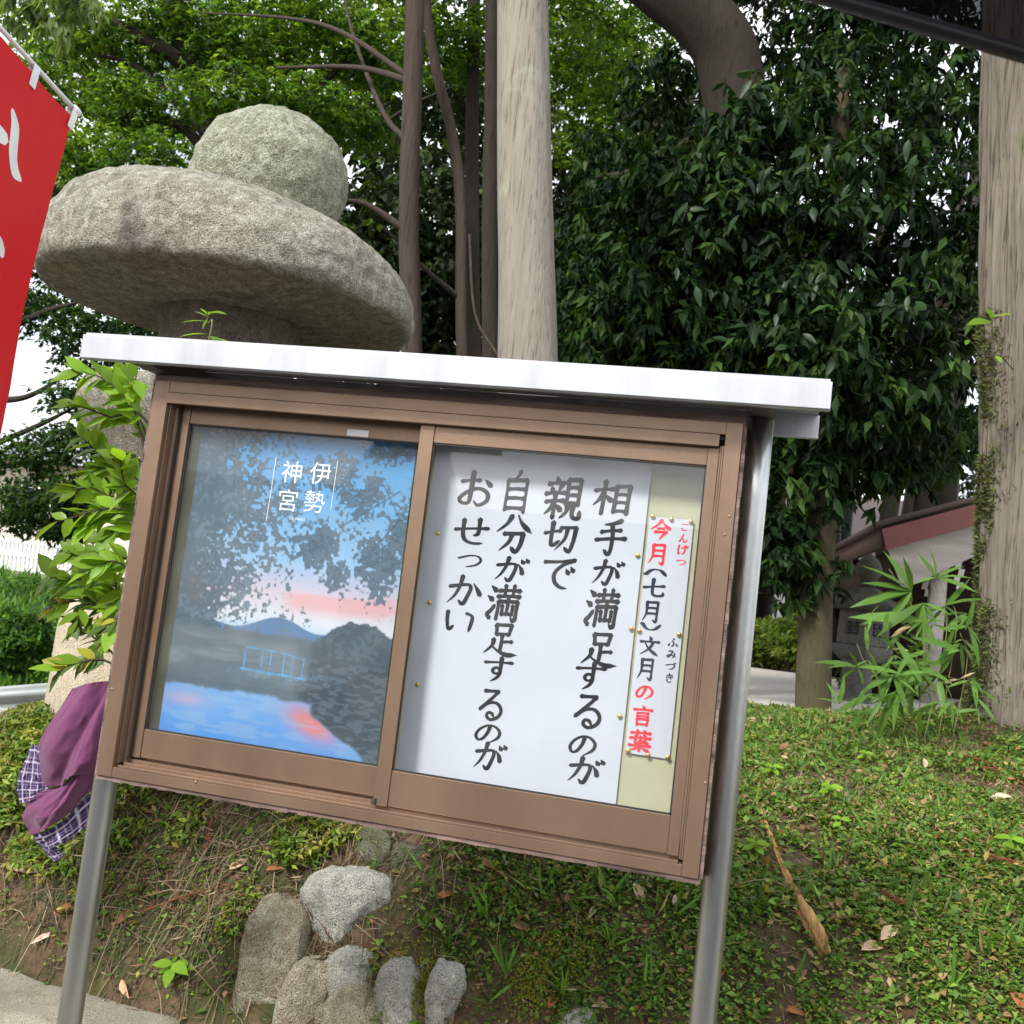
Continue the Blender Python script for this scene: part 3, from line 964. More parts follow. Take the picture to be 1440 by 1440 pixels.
# ---------------------------------------------------------------- printed poster: river landscape at dusk
NU, NV = 340, 470
pu, pv = np.meshgrid(np.linspace(0, 1, NU), np.linspace(0, 1, NV))
px0, px1, pz0, pz1 = -1.286, -0.747, 1.108, 1.846
asp = (pz1 - pz0) / (px1 - px0)
n1 = fbm(pu * 9, pv * 9 * asp, 1.0, 6)
n2 = fbm(pu * 26, pv * 26 * asp, 4.0, 4)
n3 = fbm(pu * 70, pv * 70 * asp, 8.0, 2)
def mixc(a, b, t):
    return a * (1 - t[..., None]) + np.array(b, float) * t[..., None]
sky_y = [0.0, 0.22, 0.42, 0.52, 0.60, 0.64]
sky_c = np.array([(0.08, 0.33, 0.72), (0.17, 0.45, 0.80), (0.36, 0.56, 0.83), (0.76, 0.60, 0.70), (0.80, 0.78, 0.86), (0.58, 0.68, 0.85)])
img = np.stack([np.interp(pv, sky_y, sky_c[:, c]) for c in range(3)], -1)
img = mixc(img, (0.92, 0.42, 0.42), np.clip(sstep(0.45, 0.66, fbm(pu * 3, pv * 13, 2.0, 4)) * np.exp(-((pv - 0.535) / 0.035) ** 2), 0, 0.8))
img = mixc(img, (0.09, 0.20, 0.40), sstep(0.626 - 0.022 * np.exp(-((pu - 0.52) / 0.13) ** 2) - 0.012 * np.sin(pu * 17), 0.632 - 0.022 * np.exp(-((pu - 0.52) / 0.13) ** 2) - 0.012 * np.sin(pu * 17), pv))
dark = (0.050, 0.085, 0.120)
# tree on one side
edge = 0.40 + 0.07 * np.sin(pv * 9 + 0.2) - 0.10 * sstep(0.58, 0.64, pv) - 0.20 * np.exp(-((pv - 0.09) / 0.08) ** 2)
tl = (edge - pu) * 6 + (n1 - 0.5) * 2.2 + (n2 - 0.5) * 2.6 + (n3 - 0.5) * 3.4 + 0.1
img = mixc(img, dark, 0.95 * sstep(-0.35, 0.45, tl) * (pv < 0.70))
leafy = sstep(0.52, 0.62, n3) * sstep(0.40, 0.62, n2) * sstep(-0.08, 0.12, tl) * (pv < 0.66)
img = mixc(img, (0.16, 0.21, 0.29), leafy * 0.8)
img = mixc(img, (0.22, 0.28, 0.36), 0.35 * sstep(0.35, 0.75, fbm(pu * 2.5, pv * 3.5, 6.0, 4)) * sstep(-0.35, 0.45, tl) * (pv < 0.66))
# hanging boughs on the other side
def blob(cu, cv, ru, rv):
    return 1 - np.sqrt(((pu - cu) / ru) ** 2 + ((pv - cv) / rv) ** 2)
br = np.maximum.reduce([blob(0.66, 0.13, 0.20, 0.07), blob(0.80, 0.20, 0.13, 0.09), blob(0.62, 0.36, 0.13, 0.10), blob(0.72, 0.45, 0.09, 0.07),
                        blob(0.90, 0.40, 0.15, 0.13), blob(0.97, 0.30, 0.09, 0.12), blob(0.88, 0.06, 0.14, 0.04)])
tb = br * 2.4 + (n1 - 0.5) * 1.4 + (n2 - 0.5) * 2.2 + (n3 - 0.5) * 3.4 - 0.6
img = mixc(img, (0.045, 0.085, 0.135), 0.95 * sstep(-0.35, 0.45, tb))
img = mixc(img, (0.13, 0.20, 0.28), 0.6 * sstep(0.5, 0.62, n3) * sstep(-0.1, 0.5, tb))
for a0, a1 in (((0.95, 0.17), (0.70, 0.30)), ((0.98, 0.24), (0.84, 0.38)), ((0.86, 0.14), (0.97, 0.26))):
    t = np.clip(((pu - a0[0]) * (a1[0] - a0[0]) + (pv - a0[1]) * (a1[1] - a0[1])) / ((a1[0] - a0[0]) ** 2 + (a1[1] - a0[1]) ** 2), 0, 1)
    dd = np.hypot(pu - a0[0] - t * (a1[0] - a0[0]), (pv - a0[1] - t * (a1[1] - a0[1])) * asp)
    img = mixc(img, (0.05, 0.07, 0.10), 0.8 * sstep(0.0045, 0.002, dd + 0.004 * (n2 - 0.5)))
# wooded hill, banks
hill = 0.655 - 0.075 * sstep(0.62, 0.82, pu) + 0.03 * sstep(0.88, 1.0, pu) - 0.02 * (n2 - 0.5) - 0.01 * (n3 - 0.5)
img = mixc(img, (0.05, 0.072, 0.10), sstep(0, 0.008, pv - hill) * sstep(0.58, 0.66, pu))
img = mixc(img, (0.11, 0.14, 0.175), sstep(0.645, 0.66, pv + 0.02 * (n2 - 0.5)) * (1 - sstep(0.60, 0.70, pu)))
img = mixc(img, (0.21, 0.24, 0.28), sstep(0.45, 0.65, fbm(pu * 4, pv * 30, 3.0, 4)) * sstep(0.66, 0.70, pv) * (1 - sstep(0.78, 0.82, pv)) * (1 - sstep(0.62, 0.72, pu)) * 0.8)
# water below
wat = sstep(0.835, 0.85, pv + 0.02 * (n2 - 0.5)) * (1 - sstep(-0.02, 0.02, pu - (0.68 + 0.26 * sstep(0.86, 1.0, pv) + 0.03 * (n2 - 0.5))))
wc = np.stack([np.interp(pv, [0.83, 0.92, 1], [0.22, 0.13, 0.06]), np.interp(pv, [0.83, 0.92, 1], [0.42, 0.36, 0.30]), np.interp(pv, [0.83, 0.92, 1], [0.75, 0.80, 0.78])], -1)
img = img * (1 - wat[..., None]) + wc * wat[..., None]
img = mixc(img, (0.85, 0.22, 0.18), wat * np.clip(np.exp(-((pu - 0.68 - (pv - 0.9) * 1.2) / 0.09) ** 2 - ((pv - 0.905) / 0.045) ** 2) * 1.1, 0, 0.9))
img = mixc(img, (0.70, 0.42, 0.50), wat * 0.6 * np.exp(-((pu - 0.10) / 0.10) ** 2 - ((pv - 0.885) / 0.022) ** 2))
img = mixc(img, (0.04, 0.055, 0.08), sstep(0.70, 0.72, pv) * (1 - wat) * sstep(0.56, 0.66, pu + 0.1 * (n2 - 0.5)))
hm = sstep(0, 0.01, pv - hill) * sstep(0.58, 0.66, pu) * (pv < 0.70)
img = mixc(img, (0.11, 0.15, 0.19), 0.55 * sstep(0.50, 0.62, 0.5 * n2 + 0.5 * n3) * hm)
img = mixc(img, (0.12, 0.16, 0.21), 0.6 * sstep(0.52, 0.6, fbm(pu * 30, pv * 120, 2.0, 3)) * sstep(0.70, 0.72, pv) * (1 - wat))
img = mixc(img, (0.36, 0.50, 0.70), 0.35 * wat * sstep(0.5, 0.62, fbm(pu * 8, pv * 70, 7.0, 3)))
# bridge picked out in blue
def lineb(x0, y0, x1, y1, w):
    t = np.clip(((pu - x0) * (x1 - x0) + (pv - y0) * (y1 - y0)) / ((x1 - x0) ** 2 + (y1 - y0) ** 2), 0, 1)
    dd = np.hypot(pu - x0 - t * (x1 - x0), (pv - y0 - t * (y1 - y0)) * asp)
    return sstep(w, w * 0.4, dd)
bl = np.maximum.reduce([lineb(0.34, 0.768, 0.64, 0.775, 0.0075), lineb(0.35, 0.70, 0.50, 0.703, 0.003), lineb(0.50, 0.703, 0.62, 0.716, 0.003)] +
                       [lineb(x, 0.70 + (x - 0.35) * 0.05, x, 0.775, 0.0045) for x in (0.35, 0.43, 0.47, 0.53, 0.57, 0.62)])
img = mixc(img, (0.10, 0.42, 0.80), bl * 0.8 * (0.45 + 0.55 * sstep(0.4, 0.55, n2)))
img = mixc(img, (0.12, 0.36, 0.66), 0.5 * sstep(0.58, 0.66, n3) * np.exp(-((pu - 0.5) / 0.2) ** 2 - ((pv - 0.775) / 0.02) ** 2))
img = mixc(img, (0.30, 0.34, 0.38), 0.10 + 0.10 * sstep(0.4, 0.7, fbm(pu * 2, pv * 5, 11.0, 3)))  # pale haze of the glass reflection painted into the print colours
img = np.clip(img * np.array([0.72, 0.78, 0.80]), 0, 1)
poster = paper_sheet('poster', px0, px1, pz0, pz1, PY, M['print'], 0.003, NU, NV, img.reshape(-1, 3), 0.004)
tag(poster, 'printed poster of a blue dusk river landscape with white lettering behind glass', 'poster')
# curled strips of pinboard edging beside the poster
M['lettering'] = plain('white_print', (0.85, 0.87, 0.9), 0.5)
def font_char(ch, u, v, hpx, y, parent, name='letter', off=0.0, sx=1.0, mat='lettering'):
    c = P(u, v, y)
    kz = c[2] - P(u, v + 1, y)[2]
    cu = bpy.data.curves.new(name, 'FONT')
    cu.body = ch
    cu.size = 1.0
    cu.offset = off
    cu.resolution_u = 3
    o = bpy.data.objects.new(name, cu)
    COL.objects.link(o)
    dg = bpy.context.evaluated_depsgraph_get()
    me = bpy.data.meshes.new_from_object(o.evaluated_get(dg))
    bpy.data.objects.remove(o)
    n = len(me.vertices)
    a = np.empty(n * 3, np.float32)
    me.vertices.foreach_get('co', a)
    a = a.reshape(-1, 3)
    lo, hi = a.min(0), a.max(0)
    s = hpx * kz / max(hi[1] - lo[1], 1e-6)
    b = np.zeros_like(a)
    b[:, 0] = (a[:, 0] - (lo[0] + hi[0]) / 2) * s * sx + c[0] - parent.location[0]
    b[:, 2] = (a[:, 1] - (lo[1] + hi[1]) / 2) * s + c[2] - parent.location[2]
    b[:, 1] = surf_y(parent, b[:, 0] + parent.location[0], b[:, 2] + parent.location[2]) - 0.0006 - parent.location[1]
    me.vertices.foreach_set('co', b.ravel())
    me.materials.clear()
    me.update()
    return put(name, me, M[mat], parent)
LZ = lambda a, b: (170 + a / 2.44, 540 + b / 2.44)
for ch, a, b in (('伊', 680, 305), ('勢', 660, 402), ('神', 582, 300), ('宮', 568, 397)):
    u, v = LZ(a, b)
    font_char(ch, u, v, 31, 2.182, poster)
u, v = LZ(600, 463)
font_char('ISE-JINGU', u, v, 5.2, 2.182, poster, 'letters')
for (a0, b0, a1, b1) in ((528, 250, 493, 468), (740, 262, 716, 430)):
    p0, p1 = P(*LZ(a0, b0), 2.182), P(*LZ(a1, b1), 2.182)
    q = np.linspace(0, 1, 12)[:, None] * (p1 - p0) + p0
    V = np.vstack([q - [0.0007, 0, 0], q + [0.0007, 0, 0]])
    V[:, 1] = surf_y(poster, V[:, 0], V[:, 2]) - 0.0006
    V = V - np.array(poster.location)
    put('rule_line', mesh_np('rule_line', V, [(k, k + 1, k + 13, k + 12) for k in range(11)]), M['lettering'], poster)
# ================================================================ stone lantern behind the board
def lathe(name, cx, cy, prof, mat, parent, seg=96, rough=0.02, fine=0.006, sc=3.0, seed=0.0, poly=0, sub=3, lean=0.0, zlean=0.0):
    pr = np.array(prof, float)
    # resample the profile
    d = np.r_[0, np.cumsum(np.hypot(np.diff(pr[:, 0]), np.diff(pr[:, 1])))]
    n = max(int(d[-1] / 0.012), 12)
    s = np.linspace(0, d[-1], n)
    r, z = np.interp(s, d, pr[:, 0]), np.interp(s, d, pr[:, 1])
    k = np.ones(5) / 5
    if sub:
        rp, zp = np.r_[[r[0]] * 2, r, [r[-1]] * 2], np.r_[[z[0]] * 2, z, [z[-1]] * 2]
        r2, z2 = np.convolve(rp, k, 'valid'), np.convolve(zp, k, 'valid')
        r2[0], r2[-1], z2[0], z2[-1] = r[0], r[-1], z[0], z[-1]
        r, z = r2, z2
    th = np.linspace(0, 2 * np.pi, seg, endpoint=False)
    R_, T_ = np.meshgrid(r, th, indexing='ij')
    Z_ = np.repeat(z[:, None], seg, 1)
    if poly:
        R_ = R_ * np.cos(np.pi / poly) / np.cos((T_ % (2 * np.pi / poly)) - np.pi / poly)
    X_, Y_ = R_ * np.cos(T_), R_ * np.sin(T_)
    w = 1 + rough * 2 * (fbm(X_ * sc + seed, Y_ * sc, Z_ * sc, 3) - 0.5) / 0.3
    f = fine * 2 * (fbm(X_ * 24 + seed, Y_ * 24, Z_ * 24, 4) - 0.5)
    X_ = X_ * w + f * np.cos(T_)
    Y_ = Y_ * w + f * np.sin(T_)
    Z_ = Z_ + f + rough * 0.6 * (fbm(X_ * sc * 0.7, Y_ * sc * 0.7, seed + 3.3, 2) - 0.5)
    Z_ = Z_ - lean * np.clip(Z_ - zlean, 0, None) * X_
    V = np.stack([X_ + cx, Y_ + cy, Z_], -1).reshape(-1, 3)
    i = np.arange(n - 1)[:, None] * seg
    j = np.arange(seg)[None]
    j2 = (j + 1) % seg
    F = np.stack([i + j, i + j2, i + seg + j2, i + seg + j], -1).reshape(-1, 4)
    return put(name, mesh_np(name, V, F, True), mat, parent)

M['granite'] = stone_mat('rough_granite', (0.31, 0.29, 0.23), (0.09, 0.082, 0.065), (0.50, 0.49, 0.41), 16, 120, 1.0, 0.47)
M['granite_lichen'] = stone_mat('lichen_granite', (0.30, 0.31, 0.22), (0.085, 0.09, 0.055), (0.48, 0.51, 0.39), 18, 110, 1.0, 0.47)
M['granite_shade'] = stone_mat('shaded_granite', (0.15, 0.13, 0.10), (0.06, 0.05, 0.04), (0.20, 0.18, 0.14), 14, 110, 0.8, 0.5)  # fire box stone, darkened to carry the shade under the cap
M['beige_stone'] = stone_mat('beige_stone', (0.42, 0.36, 0.27), (0.30, 0.25, 0.18), (0.47, 0.41, 0.31), 6, 120, 0.2, 0.5)
KL = 1.15
LX, LY = -1.96 * KL, 3.42 * KL
def LP(prof):
    return [(r * KL, 1.5 + (z - 1.5) * KL) for r, z in prof]
gz0 = float(ground_z(LX, LY)) - 0.3
ln = thing('stone_lantern', 'large rough granite garden lantern with a mushroom cap and round top stone', 'stone lantern', (LX, LY, gz0 + 0.2))
lathe('pedestal', LX, LY, [(0.0, gz0), (0.50, gz0), (0.495, 1.20), (0.475, 1.29), (0.40, 1.345), (0.0, 1.35)], M['beige_stone'], ln, 96, 0.008, 0.002, 2, 1)
lathe('shaft', LX, LY, LP([(0.23, 1.35), (0.21, 1.5), (0.21, 1.77)]), M['granite'], ln, 64, 0.01, 0.004, 3, 2)
lathe('platform', LX, LY, LP([(0.0, 1.755), (0.25, 1.76), (0.34, 1.82), (0.47, 1.98), (0.50, 2.05), (0.48, 2.12), (0.2, 2.125), (0, 2.126)]), M['granite'], ln, 96, 0.012, 0.006, 3, 4)
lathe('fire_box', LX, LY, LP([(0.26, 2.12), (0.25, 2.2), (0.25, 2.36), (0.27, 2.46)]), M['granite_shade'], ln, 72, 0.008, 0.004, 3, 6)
lathe('cap', LX, LY, LP([(0.0, 2.42), (0.28, 2.42), (0.45, 2.432), (0.60, 2.452), (0.655, 2.460), (0.668, 2.470), (0.672, 2.50), (0.664, 2.61), (0.61, 2.715), (0.50, 2.795), (0.36, 2.85), (0.2, 2.88), (0.0, 2.885)]),
      M['granite'], ln, 320, 0.024, 0.009, 1.8, 8, 0, 3, 0.30, 2.62)
lathe('top_stone', LX + 0.085 * KL, LY - 0.01, LP([(0.0, 2.70), (0.16, 2.715), (0.25, 2.80), (0.29, 2.92), (0.285, 3.03), (0.235, 3.13), (0.15, 3.20), (0.07, 3.227), (0.0, 3.233)]),
      M['granite_lichen'], ln, 180, 0.03, 0.009, 2.6, 12)

# ================================================================ stones in the foot of the bank
M['rock_pale'] = stone_mat('pale_rock', (0.47, 0.46, 0.41), (0.13, 0.13, 0.12), (0.60, 0.60, 0.50), 20, 170, 0.9, 0.5)
M['rock_buff'] = stone_mat('buff_rock', (0.38, 0.33, 0.23), (0.17, 0.11, 0.06), (0.52, 0.50, 0.38), 16, 150, 1.0, 0.5)
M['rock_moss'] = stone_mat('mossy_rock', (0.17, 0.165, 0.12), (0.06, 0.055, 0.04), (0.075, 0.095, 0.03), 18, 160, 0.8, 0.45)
def rock(u0, v0, u1, v1, tilt, mat, label, depth=0.1, seed=0.0, sq=2.6, Y=None, name='rock'):
    """rounded stone whose outline spans the box u0..u1, v0..v1, long axis tilted"""
    uc, vc = (u0 + u1) / 2, (v0 + v1) / 2
    c = on_ground(uc, vc)
    if Y is not None:
        c = P(uc, vc, Y)
    k = 1.0 / FPX * np.linalg.norm(c - [0, 0, EYE])
    a, b_ = (u1 - u0) / 2 * k, (v1 - v0) / 2 * k
    th, ph = np.meshgrid(np.linspace(0, 2 * np.pi, 64, endpoint=False), np.linspace(0, np.pi, 40), indexing='ij')
    x, y, z = np.cos(th) * np.sin(ph), np.sin(th) * np.sin(ph), np.cos(ph)
    def se(q):
        return np.sign(q) * np.abs(q) ** (2 / sq)
    x, y, z = se(x), se(y), se(z)
    w = 1 + 0.34 * (fbm(x * 1.4 + seed, y * 1.4, z * 1.4, 3) - 0.5) + 0.10 * (fbm(x * 6 + seed, y * 6, z * 6, 3) - 0.5)
    rg = np.random.default_rng(int(seed * 7) + 5)
    for _ in range(9):
        pn = unit(rg.normal(size=3) * np.array([1, 1.2, 1]))
        dd_ = x * pn[0] + y * pn[1] + z * pn[2] - rg.uniform(0.74, 0.96)
        cut = np.clip(dd_, 0, None) * 0.85
        x, y, z = x - cut * pn[0], y - cut * pn[1], z - cut * pn[2]
    x, y, z = x * w * a * 1.1, y * w * depth, z * w * b_ * 1.1
    t = math.radians(tilt)
    x, z = x * math.cos(t) - z * math.sin(t), x * math.sin(t) + z * math.cos(t)
    V = np.stack([x + c[0], y + c[1] + depth * 0.38, z + c[2]], -1).reshape(-1, 3)
    n, m = 64, 40
    i = np.arange(n)[:, None]
    j = np.arange(m - 1)[None]
    F = np.stack([i * m + j, i * m + j + 1, ((i + 1) % n) * m + j + 1, ((i + 1) % n) * m + j], -1).reshape(-1, 4)
    o = put(name, mesh_np(name, V, F, True), M[mat])
    return tag(o, label, 'rock')
rock(425, 1236, 538, 1330, 8, 'rock_pale', 'pale speckled granite cobble highest in the foot of the bank', 0.11, 1.0)
rock(334, 1290, 416, 1450, 4, 'rock_buff', 'tall craggy buff rock with a brown broken face in the bank', 0.13, 2.0, 3.2)
rock(440, 1345, 530, 1412, 38, 'rock_pale', 'oval speckled grey stone lying tilted between rocks', 0.09, 3.0)
rock(392, 1368, 452, 1470, 0, 'rock_buff', 'low grey-buff rock wedged beside the tall craggy one', 0.09, 4.0, 3.0)
rock(522, 1368, 586, 1470, -6, 'rock_pale', 'smooth whitish stone with a flat grey top next to yellow moss', 0.09, 5.0, 3.0)
rock(597, 1366, 648, 1470, -4, 'rock_pale', 'narrow whitish stone with a speckled grey top beside yellow moss', 0.08, 6.0, 3.0)
rock(448, 1398, 528, 1475, 5, 'rock_buff', 'rounded pale rock under the tilted oval stone', 0.09, 7.0)
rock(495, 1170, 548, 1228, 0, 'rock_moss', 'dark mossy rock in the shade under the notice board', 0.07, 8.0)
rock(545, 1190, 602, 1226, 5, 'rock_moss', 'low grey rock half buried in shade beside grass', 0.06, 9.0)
rock(790, 1422, 836, 1465, 0, 'rock_pale', 'small bluish grey pebble at the edge of bare soil', 0.05, 10.0)

# ================================================================ trees
M['bark_pale'] = bark_mat('pale_cypress_bark', (0.15, 0.125, 0.098), (0.30, 0.275, 0.235), 0.07, 26, 0.8, (0.30, 0.32, 0.25))
M['bark_grey'] = bark_mat('furrowed_bark', (0.06, 0.048, 0.037), (0.235, 0.205, 0.165), 0.06, 26, 1.0, (0.12, 0.13, 0.06))
M['bark_red'] = bark_mat('reddish_bark', (0.026, 0.019, 0.015), (0.075, 0.059, 0.046), 0.08, 24, 0.7)
M['bark_dark'] = bark_mat('dark_bark', (0.015, 0.012, 0.010), (0.048, 0.040, 0.031), 0.3, 14, 0.5)
M['bark_olive'] = bark_mat('olive_bark', (0.035, 0.03, 0.018), (0.095, 0.082, 0.048), 0.5, 18, 0.4)
M['leaf_glossy'] = leaf_mat('glossy_evergreen_leaf', 0.5, 0.2, 0.11, (1.6, 1.7, 0.5))
M['leaf_maple'] = leaf_mat('thin_maple_leaf', 0.55, 0.5, 0.25, (2.0, 1.9, 0.6))
M['leaf_dark'] = leaf_mat('needle_spray', 0.6, 0.25, 0.2)
M['leaf_ground'] = leaf_mat('ground_cover_leaf', 0.5, 0.3, 0.3)

def furrow(amp, freq, zs, seed=0.0):
    def f(t, th, p):
        z = p[:, 2][:, None]
        a = fbm(np.cos(th) * freq + seed, np.sin(th) * freq, z * zs, 4)
        ridge = np.abs(a - 0.5) * 2
        return 1 + amp * (ridge - 0.2) * 1.6 + amp * 0.8 * (fbm(np.cos(th) * 1.5, np.sin(th) * 1.5, z * 0.9 + seed, 2) - 0.5)
    return f

def trunk_pts(uvY, base_on_ground=True):
    return [P(*q) for q in uvY]

# pale cypress straight behind the roof of the board
Yc = 5.0
pts = [P(748, 1010, Yc), P(742, 500, Yc), P(738, 250, Yc), P(735, 0, Yc), P(733, -300, Yc), P(730, -900, Yc), P(728, -1500, Yc)]
pts[0][2] = float(ground_z(pts[0][0], Yc)) - 0.15
t = thing('cypress_tree', 'tall straight pale-barked trunk rising behind the notice board roof', 'tree', gp(pts[0][0], Yc))
tube_obj('trunk', pts, [0.175, 0.152, 0.142, 0.136, 0.13, 0.11, 0.08], M['bark_pale'], t, 72, 160, furrow(0.035, 5, 0.8, 2))
cypress = t

# furrowed trunk at the other side, half covered with moss and creeper
Yr = 6.0
pts = [P(1446, 1010, Yr), P(1448, 970, Yr), P(1450, 900, Yr), P(1451, 600, Yr), P(1450, 300, Yr), P(1449, 0, Yr), P(1448, -500, Yr), P(1448, -1300, Yr)]
rb = gp(pts[0][0], Yr)
pts[0][2] = rb[2] - 0.2
t = thing('cedar_tree', 'thick furrowed grey trunk with moss and fern creeping up one edge', 'tree', rb)
tube_obj('trunk', pts, [0.31, 0.275, 0.258, 0.250, 0.247, 0.244, 0.22, 0.16], M['bark_grey'], t, 150, 260, furrow(0.16, 8, 0.55, 5))
mm = MB()
N = 6500
hh = rng.random(N) ** 1.2 * 2.2
ang = rng.normal(math.pi * 1.04, 0.30, N)
cx = np.array([np.interp(h + rb[2], [p[2] for p in pts], [p[0] for p in pts]) for h in hh])
rr = np.interp(hh, [0, 0.3, 0.8, 2.2], [0.31, 0.275, 0.262, 0.258])
dens = fbm(hh * 4, ang * 2, 1.0, 3)
keep = dens > 0.44 + 0.06 * (hh > 1.3)
c = np.column_stack([cx + rr * np.cos(ang), Yr + rr * np.sin(ang), hh + rb[2]])[keep]
nn = np.column_stack([np.cos(ang), np.sin(ang), np.zeros(N)])[keep]
d = nn * 0.6 + rand_dirs(len(c)) * 0.8 + np.array([0, 0, 0.1])
V, F, li = leaf_arrays(c, d, rand_dirs(len(c)), rng.uniform(0.015, 0.05, len(c)), rng.uniform(0.005, 0.013, len(c)), 0.2, 0.3)
mm.add(V, F, palette(len(c), [(0.075, 0.10, 0.025), (0.12, 0.16, 0.035), (0.12, 0.11, 0.05), (0.05, 0.065, 0.025)])[li])
o = mm.build('moss_and_fern', M['leaf_ground'], t, False)
o['kind'] = 'stuff'

def leaf_obj_mesh(name, L, W, mat, fold=0.3, droop=0.25):
    V, F, li = leaf_arrays(np.zeros((1, 3)), np.array([[1.0, 0, 0]]), np.array([[0, 0, 1.0]]), L, W, fold, droop, True)
    me = mesh_np(name, V, F, True)
    me.materials.append(mat)
    return me

def place_leaf(me, parent, pos, d, nrm, s=1.0, name='leaf'):
    d = Vector(d).normalized()
    nrm = Vector(nrm)
    yv = nrm.cross(d)
    if yv.length < 1e-4:
        yv = Vector((0, 1, 0)).cross(d)
    yv.normalize()
    zv = d.cross(yv)
    m = Matrix((d, yv, zv)).transposed().to_4x4()
    o = bpy.data.objects.new(name, me)
    COL.objects.link(o)
    if parent is not None:
        o.parent = parent
        o.matrix_parent_inverse = Matrix.Translation(-Vector(parent.location))
    o.matrix_basis = Matrix.Translation(Vector(pos)) @ m @ Matrix.Scale(s, 4)
    return o

def twig_leaves(centers, per, L, W, spread, droop, cols, w=None, jit=0.2, up=0.35, flat=1.0):
    """leaves radiating from twig ends; returns c, d, n, L, W, colour"""
    n = len(centers)
    ax = unit(rand_dirs(n) * np.array([1, 1, 0.6]) + np.array([0, -0.35, -0.15]))
    c, d, nr = [], [], []
    k = np.repeat(np.arange(n), per)
    m = len(k)
    s = rng.random(m)
    cc = centers[k] + ax[k] * (s[:, None] - 0.3) * spread
    dd = unit(ax[k] * 0.5 + rand_dirs(m) * np.array([1, 1, flat]) * 0.9 + np.array([0, 0, -droop]))
    nn = unit(rand_dirs(m) * 0.7 + np.array([0, -up, 1.0]))
    Ls = L * rng.uniform(0.5, 1.4, m)
    tint = palette(n, cols, jit, w)[k] * (1 + 0.15 * rng.normal(size=(m, 1)))
    return cc, dd, nn, Ls, W / L * Ls, np.clip(tint, 0.002, 0.9)

def blob_centers(blobs, dens):
    out = []
    for (c, r, sq) in blobs:
        n = int(dens * r * r * 10)
        v = rand_dirs(n) * (rng.random((n, 1)) ** 0.45) * r
        v[:, 2] *= sq
        out.append(np.asarray(c) + v)
    return np.vstack(out)

EVC = [(0.010, 0.026, 0.008), (0.014, 0.034, 0.009), (0.022, 0.050, 0.012), (0.006, 0.016, 0.006), (0.034, 0.068, 0.014)]
def evergreen(name, label, trunk, trad, blobs, limbs, nleafobj, dens=85, barkm='bark_dark'):
    b0 = trunk[0]
    t = thing(name, label, 'tree', gp(b0[0], b0[1]), None)
    tube_obj('trunk', trunk, trad, M[barkm], t, 32, 60, furrow(0.05, 3, 2.0, b0[0]))
    for lp, lr in limbs:
        tube_obj('branch', lp, lr, M[barkm], t, 12, 30)
    cen = blob_centers(blobs, dens)
    c, d, nr, L, W, tint = twig_leaves(cen, 9, 0.105, 0.038, 0.16, 0.75, EVC)
    V, F, li = leaf_arrays(c, d, nr, L, W, 0.25, 0.2)
    m = MB()
    m.add(V, F, tint[li])
    o = m.build('foliage', M['leaf_glossy'], t, False)
    o['kind'] = 'stuff'
    # the leaves that show largest, one by one, on the near side of the crown
    me = leaf_obj_mesh('leaf', 0.12, 0.045, M['leaf_obj_dark'])
    near = cen[np.argsort(cen[:, 1])[:nleafobj]]
    for q in near:
        place_leaf(me, t, q + rng.normal(0, 0.04, 3) + np.array([0, -0.06, 0]), unit(rng.normal(0, 0.7, 3) + [0, -0.1, -0.9]), unit(rng.normal(0, 0.5, 3) + [0, -0.7, 0.5]), rng.uniform(0.75, 1.2))
    return t
M['leaf_obj_dark'] = obj_leaf_mat('evergreen_leaf', (0.015, 0.036, 0.011), 0.45, 0.18, 0.45)
def B(u, v, Y, r, sq=0.85):
    return (P(u, v, Y), r, sq)
tr = [P(968, 960, 7.2), P(1000, 640, 7.2), P(1036, 300, 7.2), P(1030, 120, 7.2), P(1000, 40, 7.15), P(900, -40, 7.1), P(800, -130, 7.0)]
tr[0][2] = float(ground_z(tr[0][0], 7.2)) - 0.1
evergreen('evergreen_tree', 'dense dark glossy-leaved evergreen whose thick limb bends over beside the pale trunk', tr, [0.26, 0.22, 0.22, 0.23, 0.23, 0.20, 0.17],
          [B(860, 240, 7.6, 0.4), B(930, 260, 6.9, 0.5), B(840, 380, 7.3, 0.55), B(960, 400, 6.9, 0.55), B(860, 480, 7.0, 0.5), B(980, 500, 7.0, 0.5), B(1010, 300, 6.6, 0.45),
           B(1050, 190, 6.7, 0.4), B(1060, 440, 6.7, 0.5), B(930, 560, 7.4, 0.55), B(820, 540, 7.6, 0.45), B(1050, 600, 7.2, 0.5), B(940, 130, 8.5, 0.45), B(1000, -120, 8.0, 0.9), B(860, -250, 8.0, 1.0), B(760, -420, 8.5, 1.1), B(1000, -420, 8.0, 1.1)],
          [([P(1030, 160, 7.2), P(980, 200, 7.0), P(900, 240, 7.1), P(840, 250, 7.4)], [0.10, 0.07, 0.04, 0.02]),
           ([P(1020, 420, 7.2), P(960, 400, 7.0), P(880, 410, 7.1)], [0.08, 0.05, 0.02])], 140)
tr = [P(1145, 1000, 6.7), P(1147, 860, 6.7), P(1158, 640, 6.8), P(1172, 380, 6.9), P(1185, 100, 7.0), P(1200, -250, 7.2)]
tr[0][2] = float(ground_z(tr[0][0], 6.7)) - 0.1
tr = tr[:5]
